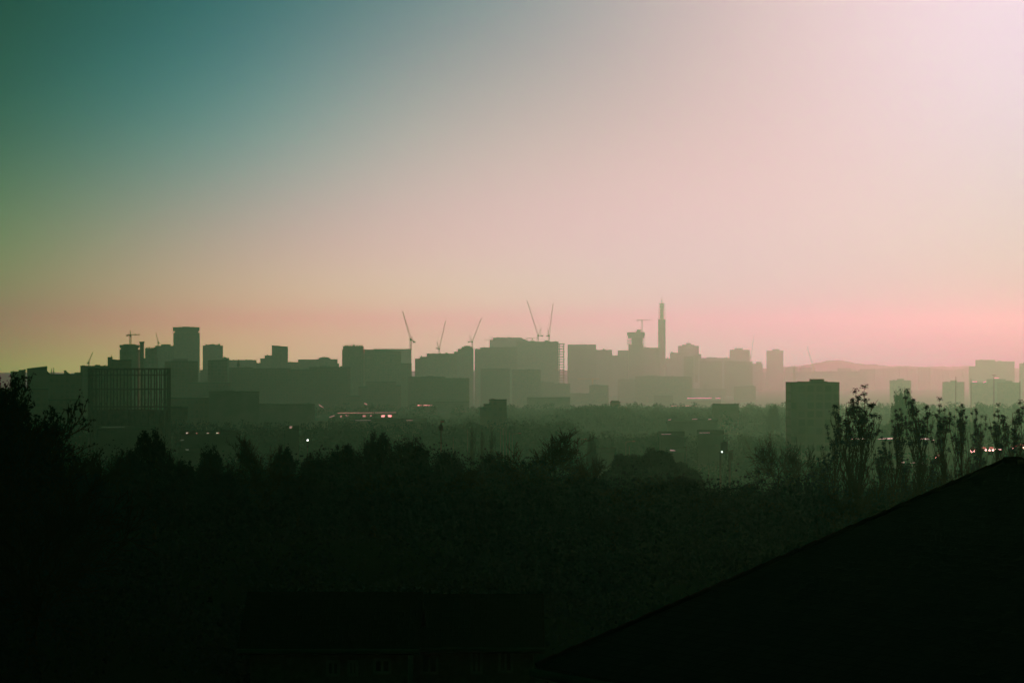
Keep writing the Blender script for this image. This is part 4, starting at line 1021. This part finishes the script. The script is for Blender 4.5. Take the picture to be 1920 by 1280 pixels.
up = Vector((R1_.x-C1.x, R1_.y-C1.y, 0)); ee = Vector((up.y, -up.x, 0)).normalized(); L_ = 12.5
ev = C1.z; C2 = C1+ee*L_; R2 = R1_+ee*L_; C4 = Vector((R1_.x+up.x, R1_.y+up.y, ev)); C3 = C4+ee*L_
th = Vector((0, 0, -.12))
mesh_uv('roof', [(C1, C2, R2, R1_), (C3, C4, R1_, R2), (R1_+th, R2+th, C2+th, C1+th), (R2+th, R1_+th, C4+th, C3+th), (C1, R1_, R1_+th, C1+th), (R1_, C4, C4+th, R1_+th), (R2, C2, C2+th, R2+th), (C3, R2, R2+th, C3+th), (C2, C1, C1+th, C2+th), (C4, C3, C3+th, C4+th)], 'tiles', t)
rd = MB()
for i in range(30):
    a = R1_.lerp(R2, i/30); b = R1_.lerp(R2, (i+.94)/30); rd.bar(a+Vector((0, 0, 0)), b+Vector((0, 0, .012)), .14, .15, 8)
rd.build('ridge_tiles', 'tiles', t)
vg = MB()
for i in range(26):
    a = C1.lerp(R1_, i/26); b = C1.lerp(R1_, (i+.96)/26); vg.bar(a+Vector((0, 0, .01)), b+Vector((0, 0, .02)), .07, .08, 6)
vg.build('verge_tiles', 'tiles', t)
o_ = -up.normalized()*.07+Vector((0, 0, -.1))
MB().bar(C1+o_, C2+o_, .12, .12, 8).build('gutter', 'dark_iron', t)
un = up.normalized(); q1 = C1+un*.35+ee*.12; q2 = C2+un*.35-ee*.3; q3 = C3-un*.35-ee*.3; q4 = C4-un*.35+ee*.12; qa = R1_+ee*.12; qb = R2-ee*.3
wl = MB(); zt_ = ev-.16
wl.v = [(p.x, p.y, z) for z in (g0-2, zt_) for p in (q1, q2, q3, q4)]+[(qa.x, qa.y, R1_.z-.3), (qb.x, qb.y, R1_.z-.3)]
wl.f = [(3, 2, 1, 0), (0, 1, 5, 4), (1, 2, 6, 9, 5), (2, 3, 7, 6), (3, 0, 4, 8, 7), (4, 5, 9, 8), (6, 7, 8, 9)]
wl.build('wall', 'render_wall', t)
dp = C1+un*.25+ee*.4
MB().bar((dp.x, dp.y, g0-1), (dp.x, dp.y, ev-.1), .08, .08, 8).build('downpipe', 'dark_iron', t)
# pair of low houses at the foot of the slope
def cottage(label, px0, px1, D, y_eave, y_ridge, wins, chim):
    x0, x1 = X(px0, D), X(px1, D); ze = Z(y_eave, D); g = gz((x0+x1)/2, D)
    dep = 5.0; yr = D+dep/2; zr = Z(y_ridge, yr)
    t = thing('cottage', label, 'house', ((x0+x1)/2, D+dep/2, g), 'houses at the foot of the picture')
    wl = MB().box(x0, x1, D, D+dep, g-2.5, ze)
    n0 = len(wl.v)
    for xx in (x0, x0+.25, x1-.25, x1): wl.v += [(xx, D+.02, ze), (xx, D+dep-.02, ze), (xx, yr, zr-.12)]
    for k in (0, 6): wl.f += [(n0+k, n0+k+1, n0+k+2), (n0+k+3, n0+k+5, n0+k+4), (n0+k, n0+k+2, n0+k+5, n0+k+3), (n0+k+1, n0+k+4, n0+k+5, n0+k+2)]
    wl.build('wall', 'render_wall', t)
    a, b = x0-.3, x1+.3
    mesh_uv('roof', [((a, D-.35, ze-.1), (b, D-.35, ze-.1), (b, yr, zr), (a, yr, zr)), ((b, D+dep+.35, ze-.1), (a, D+dep+.35, ze-.1), (a, yr, zr), (b, yr, zr)), ((a, yr, zr-.12), (b, yr, zr-.12), (b, D-.35, ze-.24), (a, D-.35, ze-.24)), ((b, yr, zr-.12), (a, yr, zr-.12), (a, D+dep+.35, ze-.24), (b, D+dep+.35, ze-.24))], 'tiles', t)
    MB().bar((a, D-.42, ze-.14), (b, D-.42, ze-.14), .11, .11, 8).build('gutter', 'dark_iron', t)
    for (wx0, wx1, wy0, wy1) in wins:
        fr = MB(); xa, xb_, za, zb = X(wx0, D), X(wx1, D), Z(wy1, D), Z(wy0, D)
        for (q0, q1, r0, r1) in ((xa, xb_, za, za+.07), (xa, xb_, zb-.07, zb), (xa, xa+.07, za+.07, zb-.07), (xb_-.07, xb_, za+.07, zb-.07), ((xa+xb_)/2-.03, (xa+xb_)/2+.03, za+.07, zb-.07)): fr.box(q0, q1, D-.07, D-.01, r0, r1)
        w_ = fr.build('window', 'frame', t)
        MB().box(xa+.05, xb_-.05, D-.035, D-.02, za+.05, zb-.05).build('pane', 'glass', w_)
    return t
cottage('nearest dark cottage with three windows at the bottom edge, left of centre', 470, 765, 72, 1206, 1108, [(612, 638, 1236, 1266), (652, 672, 1236, 1266), (700, 734, 1232, 1262)], 600)
cottage('dark cottage with three windows at the bottom edge, at the centre', 772, 1000, 76, 1204, 1112, [(788, 822, 1222, 1262), (882, 905, 1218, 1262), (934, 962, 1216, 1260)], 850)

# ------------------------------------------------------------------ render settings
sc.render.engine = 'CYCLES'
sc.cycles.volume_bounces = 0
sc.cycles.max_bounces = 5; sc.cycles.diffuse_bounces = 2
sc.cycles.pixel_filter_type = 'BLACKMAN_HARRIS'; sc.cycles.filter_width = 1.6
sc.cycles.use_denoising = True
sc.view_settings.view_transform = 'Standard'; sc.view_settings.look = 'None'
sc.view_settings.exposure = -2.0; sc.view_settings.gamma = 1
